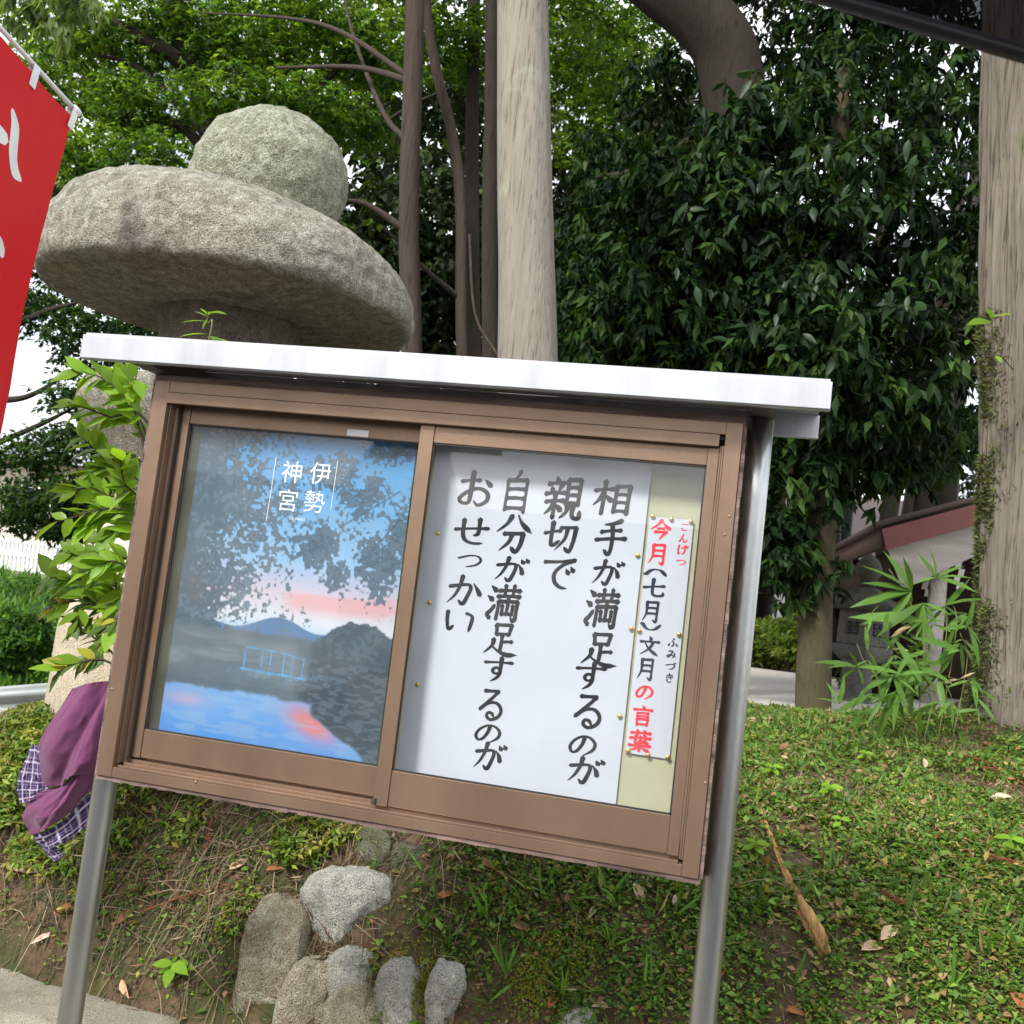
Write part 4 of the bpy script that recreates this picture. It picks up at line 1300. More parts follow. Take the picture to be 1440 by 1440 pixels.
evergreen('evergreen_tree', 'broad dark evergreen on a bare olive-brown trunk beside the shed roof', tr, [0.112, 0.104, 0.10, 0.085, 0.05],
          [B(1110, 330, 6.6, 0.5), B(1120, 180, 7.0, 0.5), B(1200, 130, 7.3, 0.5), B(1210, 280, 6.5, 0.5), B(1290, 200, 6.9, 0.5), B(1340, 120, 7.4, 0.45), B(1330, 330, 7.0, 0.45), B(1270, 420, 6.7, 0.5),
           B(1170, 460, 6.4, 0.5), B(1250, 540, 6.7, 0.5), B(1150, 570, 6.5, 0.5), B(1330, 480, 7.4, 0.4), B(1200, 640, 6.8, 0.42), B(1110, 680, 6.6, 0.42), B(1085, 770, 6.6, 0.34), B(1120, 800, 6.7, 0.30), B(1290, 620, 7.2, 0.4),
           B(1350, 600, 7.8, 0.35), B(1250, 20, 7.6, 0.6), B(1150, 30, 8.0, 0.5), B(1350, -60, 8.0, 0.7), B(1200, -220, 8.0, 0.9), B(1400, -320, 7.5, 1.0), B(1200, -520, 8.0, 1.1), B(1450, -600, 7.5, 1.2)],
          [([P(1172, 380, 6.9), P(1230, 300, 6.8), P(1300, 240, 6.8)], [0.07, 0.05, 0.02]), ([P(1160, 600, 6.8), P(1120, 640, 6.7), P(1090, 740, 6.6)], [0.05, 0.035, 0.015]),
           ([P(1165, 500, 6.8), P(1240, 500, 6.7), P(1320, 480, 7.2)], [0.06, 0.04, 0.015])], 150, 66, 'bark_olive')

# slender trunks left of the cypress
def slim(uvs, rads, label, mat, name='slender_tree'):
    pts = [P(*q) for q in uvs]
    pts[0][2] = float(ground_z(pts[0][0], pts[0][1])) - 0.1
    t = thing(name, label, 'tree', gp(pts[0][0], pts[0][1]))
    tube_obj('trunk', pts, rads, M[mat], t, 20, 60, furrow(0.06, 3, 1.4, pts[0][0]))
    return t
s1 = slim([(585, 1000, 6.2), (578, 450, 6.2), (575, 280, 6.2), (582, 60, 6.2), (586, -150, 6.2), (590, -700, 6.3)], [0.075, 0.068, 0.066, 0.064, 0.06, 0.045], 'straight reddish-brown slender trunk just past the lantern cap', 'bark_red')
s2 = slim([(655, 1000, 6.6), (650, 480, 6.6), (648, 290, 6.6), (636, 190, 6.6), (612, 90, 6.55), (598, -20, 6.5), (590, -300, 6.5)], [0.048, 0.044, 0.041, 0.038, 0.036, 0.034, 0.03], 'thin crooked grey trunk bending over between two straight trunks', 'bark_red')
s3 = slim([(690, 1000, 9.0), (688, 400, 9.0), (692, 100, 9.0), (694, -300, 9.0)], [0.08, 0.072, 0.07, 0.06], 'dark far trunk partly hidden behind the pale cypress', 'bark_dark')
s4 = slim([(668, 1000, 10.5), (664, 300, 10.5), (668, -100, 10.5), (668, -400, 10.5)], [0.08, 0.075, 0.07, 0.05], 'dim thin trunk in the shade behind the crooked one', 'bark_dark')
for pp, rr, par in (([(578, 330, 6.2), (520, 290, 6.1), (480, 280, 6.0)], [0.03, 0.02, 0.012], s1), ([(578, 110, 6.2), (480, 45, 6.6), (400, 25, 7.0), (280, 18, 7.4)], [0.022, 0.018, 0.013, 0.006], s1),
                    ([(580, 115, 6.2), (500, 95, 6.5), (390, 95, 6.8)], [0.028, 0.02, 0.01], s1), ([(648, 420, 6.6), (600, 380, 6.4), (540, 320, 6.2)], [0.02, 0.015, 0.01], s2),
                    ([(660, 330, 6.6), (668, 440, 6.5), (700, 500, 6.4)], [0.010, 0.009, 0.008], s2), ([(575, 200, 6.2), (540, 160, 6.4), (500, 60, 6.8), (480, -20, 7)], [0.022, 0.018, 0.014, 0.01], s1)):
    tube_obj('branch', [P(*q) for q in pp], rr, M['bark_red'], par, 8, 24)

# maple behind the lantern
def broadleaf(name, label, trunk, trad, limbs, blobs, dens, per, L, W, cols, mat, bark, droop=0.25, spread=0.22, flat=0.35, jit=0.2, lim_seg=8):
    pts = [P(*q) for q in trunk]
    pts[0][2] = float(ground_z(pts[0][0], pts[0][1])) - 0.1
    t = thing(name, label, 'tree', gp(pts[0][0], pts[0][1]))
    tube_obj('trunk', pts, trad, M[bark], t, 20, 50, furrow(0.06, 3, 1.4, pts[0][0]))
    for lp, lr in limbs:
        tube_obj('branch', [P(*q) for q in lp], lr, M[bark], t, lim_seg, 26)
    cen = blob_centers([B(*b) for b in blobs], dens)
    c, d, nr, Ls, Ws, tint = twig_leaves(cen, per, L, W, spread, droop, cols, None, jit, 0.2, flat)
    V, F, li = leaf_arrays(c, d, nr, Ls, Ws, 0.15, 0.15)
    m = MB()
    m.add(V, F, tint[li])
    o = m.build('foliage', M[mat], t, False)
    o['kind'] = 'stuff'
    return t
MAPC = [(0.075, 0.155, 0.022), (0.12, 0.21, 0.028), (0.05, 0.11, 0.018), (0.03, 0.075, 0.016)]
broadleaf('maple_tree', 'bright green maple with spreading dark limbs behind the lantern top', [(330, 1050, 8.5), (335, 500, 8.5), (320, 250, 8.5), (270, 100, 8.5), (240, -40, 8.5), (230, -400, 8.5)],
          [0.15, 0.13, 0.12, 0.11, 0.09, 0.05],
          [([(285, 110, 8.5), (230, 70, 8.2), (130, 15, 8.0), (60, -40, 8.0)], [0.10, 0.07, 0.05, 0.03]), ([(320, 170, 8.5), (250, 90, 8.8), (255, 0, 9)], [0.07, 0.05, 0.03]),
           ([(330, 330, 8.5), (270, 190, 8.2), (190, 165, 8.0), (150, 165, 8)], [0.07, 0.05, 0.03, 0.012]), ([(300, 200, 8.5), (200, 100, 8.2), (130, 75, 8)], [0.05, 0.03, 0.012]),
           ([(330, 280, 8.5), (420, 150, 8.6), (520, 60, 8.8)], [0.06, 0.04, 0.02])],
          [(150, 60, 8.2, 0.75, 0.45), (260, 30, 8.4, 0.7, 0.45), (350, 70, 8.4, 0.7, 0.45), (440, 30, 8.6, 0.7, 0.45), (520, 80, 8.8, 0.6, 0.45), (330, 140, 8.0, 0.6, 0.4), (420, 150, 8.3, 0.6, 0.4), (190, 150, 8.0, 0.55, 0.4),
           (130, 230, 8.2, 0.5, 0.45), (220, 230, 7.9, 0.55, 0.4), (270, 280, 8.2, 0.4, 0.5), (500, 180, 9.0, 0.5, 0.4), (60, 120, 9.0, 0.6, 0.5), (300, -120, 8.5, 1.2, 0.6), (100, -150, 8.5, 1.1, 0.6), (500, -150, 9.0, 1.2, 0.6), (640, 60, 10.5, 0.8, 0.6), (800, 90, 11, 0.8, 0.6), (760, 0, 11.5, 0.8, 0.6), (860, 40, 12, 0.9, 0.7)],
          92, 12, 0.056, 0.028, MAPC, 'leaf_maple', 'bark_dark')
broadleaf('maple_tree', 'dark leafy tree with sky showing between its boughs beside the red banner', [(-60, 1000, 10.0), (-40, 560, 10.0), (-20, 420, 10.0), (10, 200, 10.0)],
          [0.13, 0.11, 0.09, 0.05],
          [([(-40, 560, 10), (30, 560, 9.8), (90, 530, 9.6)], [0.05, 0.035, 0.015]), ([(-30, 480, 10), (60, 440, 9.8), (110, 425, 9.6)], [0.05, 0.04, 0.015]), ([(-45, 640, 10), (50, 600, 9.8), (110, 570, 9.6)], [0.04, 0.03, 0.012])],
          [(90, 350, 10.5, 0.6, 0.5), (60, 430, 10.2, 0.6, 0.5), (180, 450, 10.4, 0.5, 0.5), (150, 400, 10.6, 0.5, 0.5), (30, 360, 10.2, 0.5, 0.5), (20, 180, 10, 0.6, 0.5), (120, 470, 10.0, 0.5, 0.6), (140, 520, 10.4, 0.5, 0.7), (40, 640, 9.8, 0.5, 0.4), (110, 620, 9.6, 0.5, 0.4), (60, 700, 9.8, 0.6, 0.45), (10, 720, 10, 0.5, 0.45), (130, 690, 9.8, 0.5, 0.5), (100, 560, 9.6, 0.35, 0.5), (30, 270, 10.5, 0.6, 0.5), (160, 580, 10.5, 0.5, 0.6), (90, 745, 10, 0.4, 0.3)],
          62, 10, 0.075, 0.038, [(0.03, 0.07, 0.02), (0.045, 0.09, 0.025), (0.02, 0.05, 0.018)], 'leaf_maple', 'bark_dark')
broadleaf('maple_tree', 'sunlit yellow-green tree standing further back behind the lantern and slender trunks', [(430, 950, 13.5), (430, 500, 13.5), (420, 200, 13.5), (410, -100, 13.5)],
          [0.16, 0.13, 0.10, 0.05], [([(425, 300, 13.5), (300, 200, 13), (180, 180, 13)], [0.05, 0.03, 0.015]), ([(425, 260, 13.5), (560, 160, 13.5), (640, 120, 13.5)], [0.05, 0.03, 0.015])],
          [(120, 100, 13, 1.0, 0.6), (250, 60, 13, 1.0, 0.6), (380, 60, 13.5, 1.0, 0.6), (500, 50, 13.5, 1.0, 0.6), (200, 180, 12.5, 0.9, 0.6), (330, 190, 13, 0.9, 0.6), (460, 160, 13.5, 0.9, 0.6), (130, 270, 12.5, 0.8, 0.6), (230, 290, 13, 0.7, 0.5), (600, 40, 14, 0.6, 0.7), (830, 80, 14, 1.0, 0.7), (880, 150, 14.5, 0.8, 0.7), (80, 200, 12.5, 0.8, 0.6), (800, 190, 14.5, 0.8, 0.8), (60, 20, 13, 0.9, 0.6), (130, 380, 13.5, 0.7, 0.5)],
          30, 11, 0.095, 0.05, [(0.11, 0.19, 0.025), (0.08, 0.15, 0.022), (0.16, 0.24, 0.03)], 'leaf_maple', 'bark_dark')
# pale drooping spray at the top by the banner
broadleaf('oak_tree', 'light green drooping leaf sprays hanging above the red banner', [(-420, 900, 5.0), (-400, 300, 5.0), (-300, -80, 5.0), (-100, -160, 4.8), (60, -120, 4.6)],
          [0.14, 0.12, 0.09, 0.05, 0.02], [([(-60, -150, 4.8), (40, -60, 4.5), (110, 0, 4.4)], [0.03, 0.02, 0.008])],
          [(40, 10, 4.5, 0.16, 0.7), (100, 0, 4.5, 0.15, 0.7), (80, 40, 4.4, 0.10, 0.7), (-60, -60, 4.6, 0.35, 0.7), (60, -120, 4.6, 0.35, 0.6)],
          110, 8, 0.085, 0.026, [(0.12, 0.18, 0.06), (0.09, 0.15, 0.05)], 'leaf_maple', 'bark_dark', 1.2, 0.12, 1.0)

# dim wood further back that closes the view between the trunks
m = MB()
cen = []
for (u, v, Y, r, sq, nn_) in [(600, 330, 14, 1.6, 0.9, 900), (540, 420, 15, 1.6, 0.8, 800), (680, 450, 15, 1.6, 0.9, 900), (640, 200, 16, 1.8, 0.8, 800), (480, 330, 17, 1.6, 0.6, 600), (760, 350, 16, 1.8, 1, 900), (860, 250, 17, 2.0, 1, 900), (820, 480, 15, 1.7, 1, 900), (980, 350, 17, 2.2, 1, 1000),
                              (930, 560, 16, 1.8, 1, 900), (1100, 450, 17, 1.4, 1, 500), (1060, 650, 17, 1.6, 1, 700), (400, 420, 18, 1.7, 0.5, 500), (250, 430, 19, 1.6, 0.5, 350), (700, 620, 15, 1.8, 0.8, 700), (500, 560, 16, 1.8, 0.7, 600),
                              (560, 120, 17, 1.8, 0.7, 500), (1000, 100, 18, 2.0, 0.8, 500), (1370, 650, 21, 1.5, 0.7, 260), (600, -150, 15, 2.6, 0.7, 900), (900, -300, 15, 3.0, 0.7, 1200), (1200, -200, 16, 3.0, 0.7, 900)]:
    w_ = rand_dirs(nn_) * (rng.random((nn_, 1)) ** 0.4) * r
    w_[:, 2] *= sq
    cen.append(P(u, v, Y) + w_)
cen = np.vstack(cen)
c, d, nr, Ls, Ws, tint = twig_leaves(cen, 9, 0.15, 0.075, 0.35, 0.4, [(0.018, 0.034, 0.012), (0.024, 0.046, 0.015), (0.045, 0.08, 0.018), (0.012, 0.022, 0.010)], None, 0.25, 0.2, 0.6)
V, F, li = leaf_arrays(c, d, nr, Ls, Ws, 0.15, 0.2)
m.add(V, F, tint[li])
for k in range(34):
    u = rng.uniform(430, 1330)
    Y = rng.uniform(13, 20)
    b0 = P(u, 900, Y)
    x0, y0 = b0[0], b0[1]
    m.tube([(x0, y0, 0.9), (x0 + rng.normal(0, 0.15), y0, 4), (x0 + rng.normal(0, 0.4), y0, 8.5)], [0.16, 0.13, 0.08], 8, 8, (0.03, 0.024, 0.018))
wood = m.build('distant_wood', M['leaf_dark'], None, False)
tag(wood, 'dim wood of trees filling the view between the trunks', 'wood')
struct(wood, 'stuff')
# ================================================================ leafy shrub behind the edge of the board
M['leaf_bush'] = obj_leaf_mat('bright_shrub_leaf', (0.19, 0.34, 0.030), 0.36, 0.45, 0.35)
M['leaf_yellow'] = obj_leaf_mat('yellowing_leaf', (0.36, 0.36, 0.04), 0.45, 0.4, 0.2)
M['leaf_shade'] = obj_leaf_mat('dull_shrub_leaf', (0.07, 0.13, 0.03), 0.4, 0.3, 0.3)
M['twig'] = plain('dark_twig', (0.055, 0.035, 0.028), 0.8)
M['twig_green'] = plain('green_twig', (0.16, 0.17, 0.06), 0.7)
YS = 2.72
sb = gp(P(262, 1000, 3.35)[0], 3.35)
bush = thing('shrub', 'shrub with bright green pointed leaves growing past the edge of the notice board', 'shrub', sb)
me_l = leaf_obj_mesh('leaf', 0.086, 0.044, M['leaf_bush'], 0.18, 0.18)
me_y = leaf_obj_mesh('leaf', 0.07, 0.036, M['leaf_yellow'], 0.25, 0.2)
me_s = leaf_obj_mesh('leaf', 0.07, 0.030, M['leaf_shade'], 0.25, 0.25)
stems = [  # pixel path of each twig, from behind the board outward
    [(262, 900), (225, 640), (190, 575), (150, 535), (110, 522)], [(262, 880), (215, 640), (180, 560), (165, 528)], [(250, 860), (200, 610), (150, 585), (95, 565)],
    [(255, 870), (205, 660), (150, 640), (110, 612)], [(250, 900), (200, 620), (185, 560), (192, 528)], [(250, 960), (185, 745), (140, 690), (95, 690)], [(250, 960), (190, 740), (150, 720), (120, 740)],
    [(250, 980), (195, 800), (140, 790), (95, 775)], [(250, 990), (190, 810), (120, 815), (70, 812)], [(240, 990), (180, 845), (110, 845), (70, 855)], [(240, 1000), (175, 880), (120, 850), (105, 895)],
    [(240, 1010), (165, 925), (130, 895), (112, 872)], [(240, 1010), (160, 935), (118, 930), (80, 945)], [(240, 1000), (185, 840), (165, 870), (150, 905)], [(250, 900), (205, 720), (175, 680), (170, 640)],
    [(255, 900), (210, 700), (160, 660), (125, 665)], [(250, 940), (195, 770), (170, 740), (150, 760)], [(245, 990), (190, 870), (170, 850), (160, 815)],
    [(250, 960), (200, 830), (165, 790), (128, 800)], [(245, 980), (195, 880), (150, 860), (125, 830)], [(255, 930), (205, 760), (165, 715), (75, 735)], [(250, 990), (180, 900), (150, 880), (130, 925)]]
nl = 0
for k, s in enumerate(stems):
    Yk = YS + rng.uniform(-0.12, 0.14)
    pts = [P(u, v, Yk + 0.12 * (1 - i / (len(s) - 1))) for i, (u, v) in enumerate(s)]
    pts.insert(0, np.array([sb[0] + rng.normal(0, 0.03), sb[1], sb[2] - 0.03]))
    tube_obj('stem', pts, np.linspace(0.006, 0.0018, len(pts)), M['twig'], bush, 6, 22)
    path = crom(np.array(pts), 60)
    low = s[-1][1] > 840
    nleaf = 19 if not low else 14
    for q in range(nleaf):
        f = 0.55 + 0.45 * (q + rng.random() * 0.5) / nleaf
        i = min(int(f * 59), 58)
        pos = path[i]
        tdir = unit(path[i + 1] - path[i])
        side = unit(np.cross(tdir, [0, -1, 0.2])) * (1 if q % 2 else -1)
        d = unit(tdir * 0.7 + side * rng.uniform(0.3, 0.9) + rng.normal(0, 0.25, 3) + np.array([-0.35, -0.1, -0.10]))
        me = me_l
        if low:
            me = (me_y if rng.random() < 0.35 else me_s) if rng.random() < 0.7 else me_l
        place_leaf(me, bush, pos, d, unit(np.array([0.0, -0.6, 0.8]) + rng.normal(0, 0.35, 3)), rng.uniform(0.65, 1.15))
        nl += 1
# young shoot above the roof
sh = P(290, 474, 3.3)
shoot = thing('young_shoot', 'small light green shoot standing up behind the metal roof', 'plant', (sh[0], 3.3, float(ground_z(sh[0], 3.3))))
tube_obj('stem', [(sh[0] + 0.02, 3.3, float(ground_z(sh[0], 3.3)) - 0.02), (sh[0] + 0.02, 3.1, 1.4), P(291, 490, 2.75), P(291, 455, 2.75), P(293, 438, 2.75)], [0.004, 0.004, 0.003, 0.002, 0.0015], M['twig_green'], shoot, 6, 24)
me_sh = leaf_obj_mesh('leaf', 0.072, 0.022, M['leaf_bush'], 0.2, 0.2)
for (u, v, du, dv, s) in ((291, 452, -45, -6, 1.1), (292, 446, -22, -14, 0.6), (293, 440, 36, -6, 1.0), (292, 448, -12, 16, 0.6), (292, 443, 20, -10, 0.9), (291, 470, -46, -4, 1.2), (291, 474, 40, 4, 1.0), (300, 476, 62, 6, 1.0), (291, 442, -8, -10, 0.5)):
    a, b = P(u, v, 2.75), P(u + du, v + dv, 2.72)
    place_leaf(me_sh, shoot, a, b - a, unit(np.array([0, -0.35, 0.9]) + rng.normal(0, 0.2, 3)), s)

# ================================================================ dwarf bamboo by the furrowed trunk
M['leaf_bamboo'] = obj_leaf_mat('bamboo_leaf', (0.10, 0.20, 0.035), 0.45, 0.4, 0.3)
M['leaf_straw'] = obj_leaf_mat('dry_bamboo_leaf', (0.45, 0.34, 0.22), 0.7, 0.3, 0.2)
YBm = 5.2
bb = on_ground(1290, 1010)
bam = thing('dwarf_bamboo', 'clump of dwarf bamboo with long narrow leaves growing against the furrowed trunk', 'bamboo', gp(bb[0], bb[1]))
me_b = leaf_obj_mesh('leaf', 0.20, 0.034, M['leaf_bamboo'], 0.2, 0.22)
me_bs = leaf_obj_mesh('leaf', 0.11, 0.018, M['leaf_straw'], 0.2, 0.2)
def fan(u, v, Y, dirs, sc=1.0, me=me_b):
    a = P(u, v, Y)
    for (du, dv) in dirs:
        b = P(u + du, v + dv, Y + rng.uniform(-0.12, 0.05))
        L = np.linalg.norm(b - a)
        place_leaf(me, bam, a, b - a, unit(np.array([0.1, -0.6, 0.8]) + rng.normal(0, 0.25, 3)), L / (0.20 if me is me_b else 0.11))
culms = [[(1300, 1015), (1330, 900), (1322, 850), (1290, 780)], [(1290, 1015), (1300, 900), (1275, 840), (1250, 800)], [(1320, 1015), (1345, 880), (1330, 840), (1316, 805)],
         [(1240, 1015), (1235, 960), (1215, 930), (1205, 905)], [(1340, 1015), (1360, 930), (1350, 890)], [(1270, 1015), (1285, 950), (1290, 920)]]
for s in culms:
    pts = [P(u, v, YBm) for u, v in s]
    pts[0] = gp(pts[0][0], YBm)
    tube_obj('culm', pts, np.linspace(0.0026, 0.0014, len(pts)), M['twig_green'], bam, 6, 16)
fan(1282, 832, YBm, [(-60, -48), (-65, -22), (-30, -60), (-5, -55), (-18, 30), (-42, 42), (-75, 8), (-8, 52), (-90, 14)])
fan(1316, 812, YBm, [(-22, -38), (0, -46), (38, -22), (-30, 4), (52, -8), (60, 12)])
fan(1328, 852, YBm, [(40, -36), (56, -20), (-20, 26), (-44, 14), (30, 18), (10, 40)])
fan(1298, 848, YBm, [(0, 66), (-16, 40), (24, 30), (-66, 36), (40, 10)])
fan(1205, 938, YBm - 0.1, [(-8, -30), (-40, -8), (20, -8), (66, 0), (-22, 16), (14, 22), (-62, -16), (36, 8)])
fan(1285, 935, YBm, [(-8, 42), (4, 40), (-30, -6), (50, -10), (60, 20), (-34, 42), (22, 30), (-14, -36), (40, 34)])
fan(1350, 905, YBm, [(22, 20), (-30, 14), (10, 44), (-36, 36), (30, 36), (-44, -8)])
fan(1320, 950, YBm, [(26, 30), (-30, 24), (6, 50), (-50, 10), (46, 4), (20, -34)])
fan(1240, 985, YBm - 0.1, [(-20, 30), (14, -40), (30, -16), (-30, -12), (2, -52)])
fan(1180, 990, YBm - 0.2, [(-14, -32), (10, -40), (28, -18), (-30, -14)])
for k in range(46):
    uu, vv_ = rng.uniform(1215, 1375), rng.uniform(860, 1005)
    fan(uu, vv_, YBm + rng.uniform(-0.15, 0.2), [(rng.normal(0, 30), rng.normal(10, 24)) for _ in range(rng.integers(2, 5))])
fan(1282, 880, YBm, [(-22, 4), (-30, 12)], 1, me_bs)
fan(1350, 955, YBm, [(-40, 6), (20, -12)], 1, me_bs)
fan(1278, 915, YBm, [(-20, 2), (-26, -6)], 1, me_bs)
# a leafy sprig climbing the trunk
iv = P(1392, 455, 5.35)
ivy = thing('ivy_sprig', 'bright ivy sprig sticking out from the furrowed trunk high up', 'plant', (iv[0] + 0.06, 5.4, iv[2] - 0.05))
me_iv = leaf_obj_mesh('leaf', 0.11, 0.078, M['leaf_bush'], 0.15, 0.15)
tube_obj('stem', [P(1425, 520, 5.45), P(1405, 500, 5.37), P(1385, 500, 5.35), P(1360, 475, 5.32), P(1345, 470, 5.3)], [0.003, 0.003, 0.002, 0.002, 0.0012], M['twig'], ivy, 6, 20)
tube_obj('stem', [P(1400, 500, 5.37), P(1396, 470, 5.35), P(1394, 445, 5.35)], [0.002, 0.002, 0.001], M['twig'], ivy, 6, 10)
for (u, v, du, dv, s) in ((1394, 452, -30, 0, 1.2), (1396, 446, 20, -6, 0.9), (1394, 448, -4, -18, 0.7), (1362, 478, -10, 14, 0.35), (1400, 500, 18, 16, 0.5)):
    a, b = P(u, v, 5.35), P(u + du, v + dv, 5.3)
    place_leaf(me_iv, ivy, a, b - a, unit(np.array([0.1, -0.5, 0.8])), s)

# ================================================================ purple cloth hung behind the post
def cloth_mat():
    m, n, l, b = new_mat('purple_cloth')
    tc = n.new('ShaderNodeTexCoord')
    no = n.new('ShaderNodeTexNoise')
    no.inputs['Scale'].default_value = 260
    no.inputs['Detail'].default_value = 3
    l.new(tc.outputs['Object'], no.inputs['Vector'])
    rp = n.new('ShaderNodeValToRGB')
    rp.color_ramp.elements[0].color = (0.11, 0.030, 0.080, 1)
    rp.color_ramp.elements[1].color = (0.165, 0.050, 0.122, 1)
    l.new(no.outputs['Fac'], rp.inputs['Fac'])
    l.new(rp.outputs['Color'], b.inputs['Base Color'])
    b.inputs['Roughness'].default_value = 0.9
    b.inputs['Sheen Weight'].default_value = 0.15
    b.inputs['Specular IOR Level'].default_value = 0.15
    bp = n.new('ShaderNodeBump')
    bp.inputs['Strength'].default_value = 0.25
    bp.inputs['Distance'].default_value = 0.002
    l.new(no.outputs['Fac'], bp.inputs['Height'])
    l.new(bp.outputs['Normal'], b.inputs['Normal'])
    return m
M['cloth'] = cloth_mat()
M['plaid'] = vcol_mat('plaid_cloth', 0.9, 0.15)
def patch(ctrl, n=60, m=60, fold=0.0, seed=0.0, plaid=False, thick=0.0025):
    """smooth sheet through a grid of (u, v, Y) control pixels"""
    C = np.array([[P(*q) for q in row] for row in ctrl])
    rows = np.array([crom(r, n) for r in C])
    S = np.array([crom(rows[:, j], m) for j in range(n)]).transpose(1, 0, 2)
    a, b = np.meshgrid(np.linspace(0, 1, n), np.linspace(0, 1, m))
    S[..., 1] += fold * (fbm(a * 2.2 + seed, b * 1.4, 0.5, 3) - 0.5) + 0.022 * (np.abs(fbm(a * 5 + b * 2 + seed, b * 3 - a, 2.5, 3) - 0.5) - 0.1) + fold * 0.35 * np.sin(a * 11 + b * 4 + seed)
    S[..., 1] -= (0.0 if plaid else 0.012) * np.abs(np.sin(np.pi * (a * 2.6 + b * 1.3 + 0.4 * fbm(a * 2, b * 2, seed, 2) + seed))) ** 0.6
    col = None
    if plaid:
        base = np.zeros((m, n, 3)) + np.array([0.045, 0.022, 0.085])
        for (ax, f, w, cc) in ((a, 4, 0.055, (0.55, 0.52, 0.62)), (b, plaid, 0.055, (0.55, 0.52, 0.62))):
            ph = (ax * f) % 1.0
            t = np.clip(np.exp(-((ph - 0.5) / w) ** 2), 0, 1)
            t2 = 0.3 * np.exp(-((ph - 0.12) / (w * 0.45)) ** 2) + 0.3 * np.exp(-((ph - 0.88) / (w * 0.45)) ** 2)
            tt = np.clip(t + t2, 0, 1)[..., None]
            base = base * (1 - tt) + np.array(cc) * tt
        col = base.reshape(-1, 3)
    k = (np.arange(m - 1)[:, None] * n + np.arange(n - 1)[None]).ravel()
    F = np.stack([k, k + n, k + n + 1, k + 1], -1)
    return mesh_np('cloth', S.reshape(-1, 3), F, True, col)
clo = thing('garment', 'purple cloth with checked navy and white edging hanging behind the grey post', 'cloth', P(110, 1200, 2.42))
YC = 2.40
main = put('cloth_panel', patch([
    [(104, 968, YC), (128, 961, YC - 0.03), (150, 958, YC - 0.01), (185, 962, YC + 0.05)],
    [(78, 1006, YC), (110, 1004, YC - 0.06), (140, 1002, YC - 0.05), (185, 1005, YC + 0.05)],
    [(55, 1046, YC), (95, 1050, YC - 0.06), (132, 1055, YC - 0.06), (180, 1060, YC + 0.04)],
    [(60, 1075, YC), (92, 1085, YC - 0.05), (126, 1085, YC - 0.05), (172, 1090, YC + 0.04)],
    [(68, 1104, YC), (90, 1104, YC - 0.035), (112, 1088, YC - 0.03), (165, 1100, YC + 0.04)]], 70, 70, 0.035, 1.0), M['cloth'], clo)
put('checked_edging', patch([
    [(43, 1046, YC + 0.005), (50, 1047, YC), (55, 1049, YC - 0.004)],
    [(32, 1078, YC + 0.005), (50, 1080, YC - 0.008), (62, 1082, YC - 0.006)],
    [(26, 1104, YC + 0.006), (48, 1106, YC - 0.01), (69, 1105, YC - 0.006)],
    [(27, 1131, YC + 0.006), (48, 1124, YC - 0.006), (68, 1112, YC - 0.003)]], 60, 60, 0.008, 2.0, 6), M['plaid'], clo)
put('cloth_panel', patch([
    [(64, 1108, YC + 0.02), (90, 1102, YC + 0.0), (118, 1068, YC - 0.02), (150, 1040, YC + 0.0), (185, 1030, YC + 0.05)],
    [(46, 1120, YC + 0.02), (78, 1116, YC - 0.03), (112, 1090, YC - 0.045), (145, 1062, YC - 0.02), (180, 1060, YC + 0.05)],
    [(36, 1146, YC + 0.02), (64, 1146, YC - 0.04), (100, 1122, YC - 0.05), (134, 1092, YC - 0.02), (172, 1090, YC + 0.05)],
    [(47, 1173, YC + 0.02), (62, 1168, YC - 0.01), (92, 1150, YC - 0.015), (124, 1117, YC - 0.005), (165, 1098, YC + 0.05)]], 70, 60, 0.02, 3.0), M['cloth'], clo)
put('checked_edging', patch([
    [(46, 1173, YC + 0.022), (64, 1168, YC - 0.008), (92, 1151, YC - 0.012), (124, 1118, YC - 0.003), (160, 1100, YC + 0.045)],
    [(56, 1184, YC + 0.02), (70, 1182, YC - 0.008), (98, 1166, YC - 0.012), (126, 1140, YC - 0.003), (160, 1122, YC + 0.045)],
    [(66, 1196, YC + 0.02), (76, 1192, YC - 0.004), (100, 1178, YC - 0.008), (124, 1160, YC - 0.001), (160, 1144, YC + 0.045)]], 80, 40, 0.008, 4.0, 2), M['plaid'], clo)
put('checked_edging', patch([
    [(48, 1178, YC + 0.03), (60, 1186, YC + 0.012), (74, 1188, YC + 0.008)],
    [(58, 1192, YC + 0.03), (70, 1196, YC + 0.012), (84, 1194, YC + 0.008)],
    [(76, 1212, YC + 0.03), (82, 1208, YC + 0.012), (90, 1202, YC + 0.008)]], 40, 40, 0.004, 5.0, 3), M['plaid'], clo)
tube_obj('hanging_loop', [P(170, 965, 2.44), (-1.41, 2.23, 1.16), (-1.40, 2.24, 1.19)], 0.003, M['cloth'], clo, 6, 10)

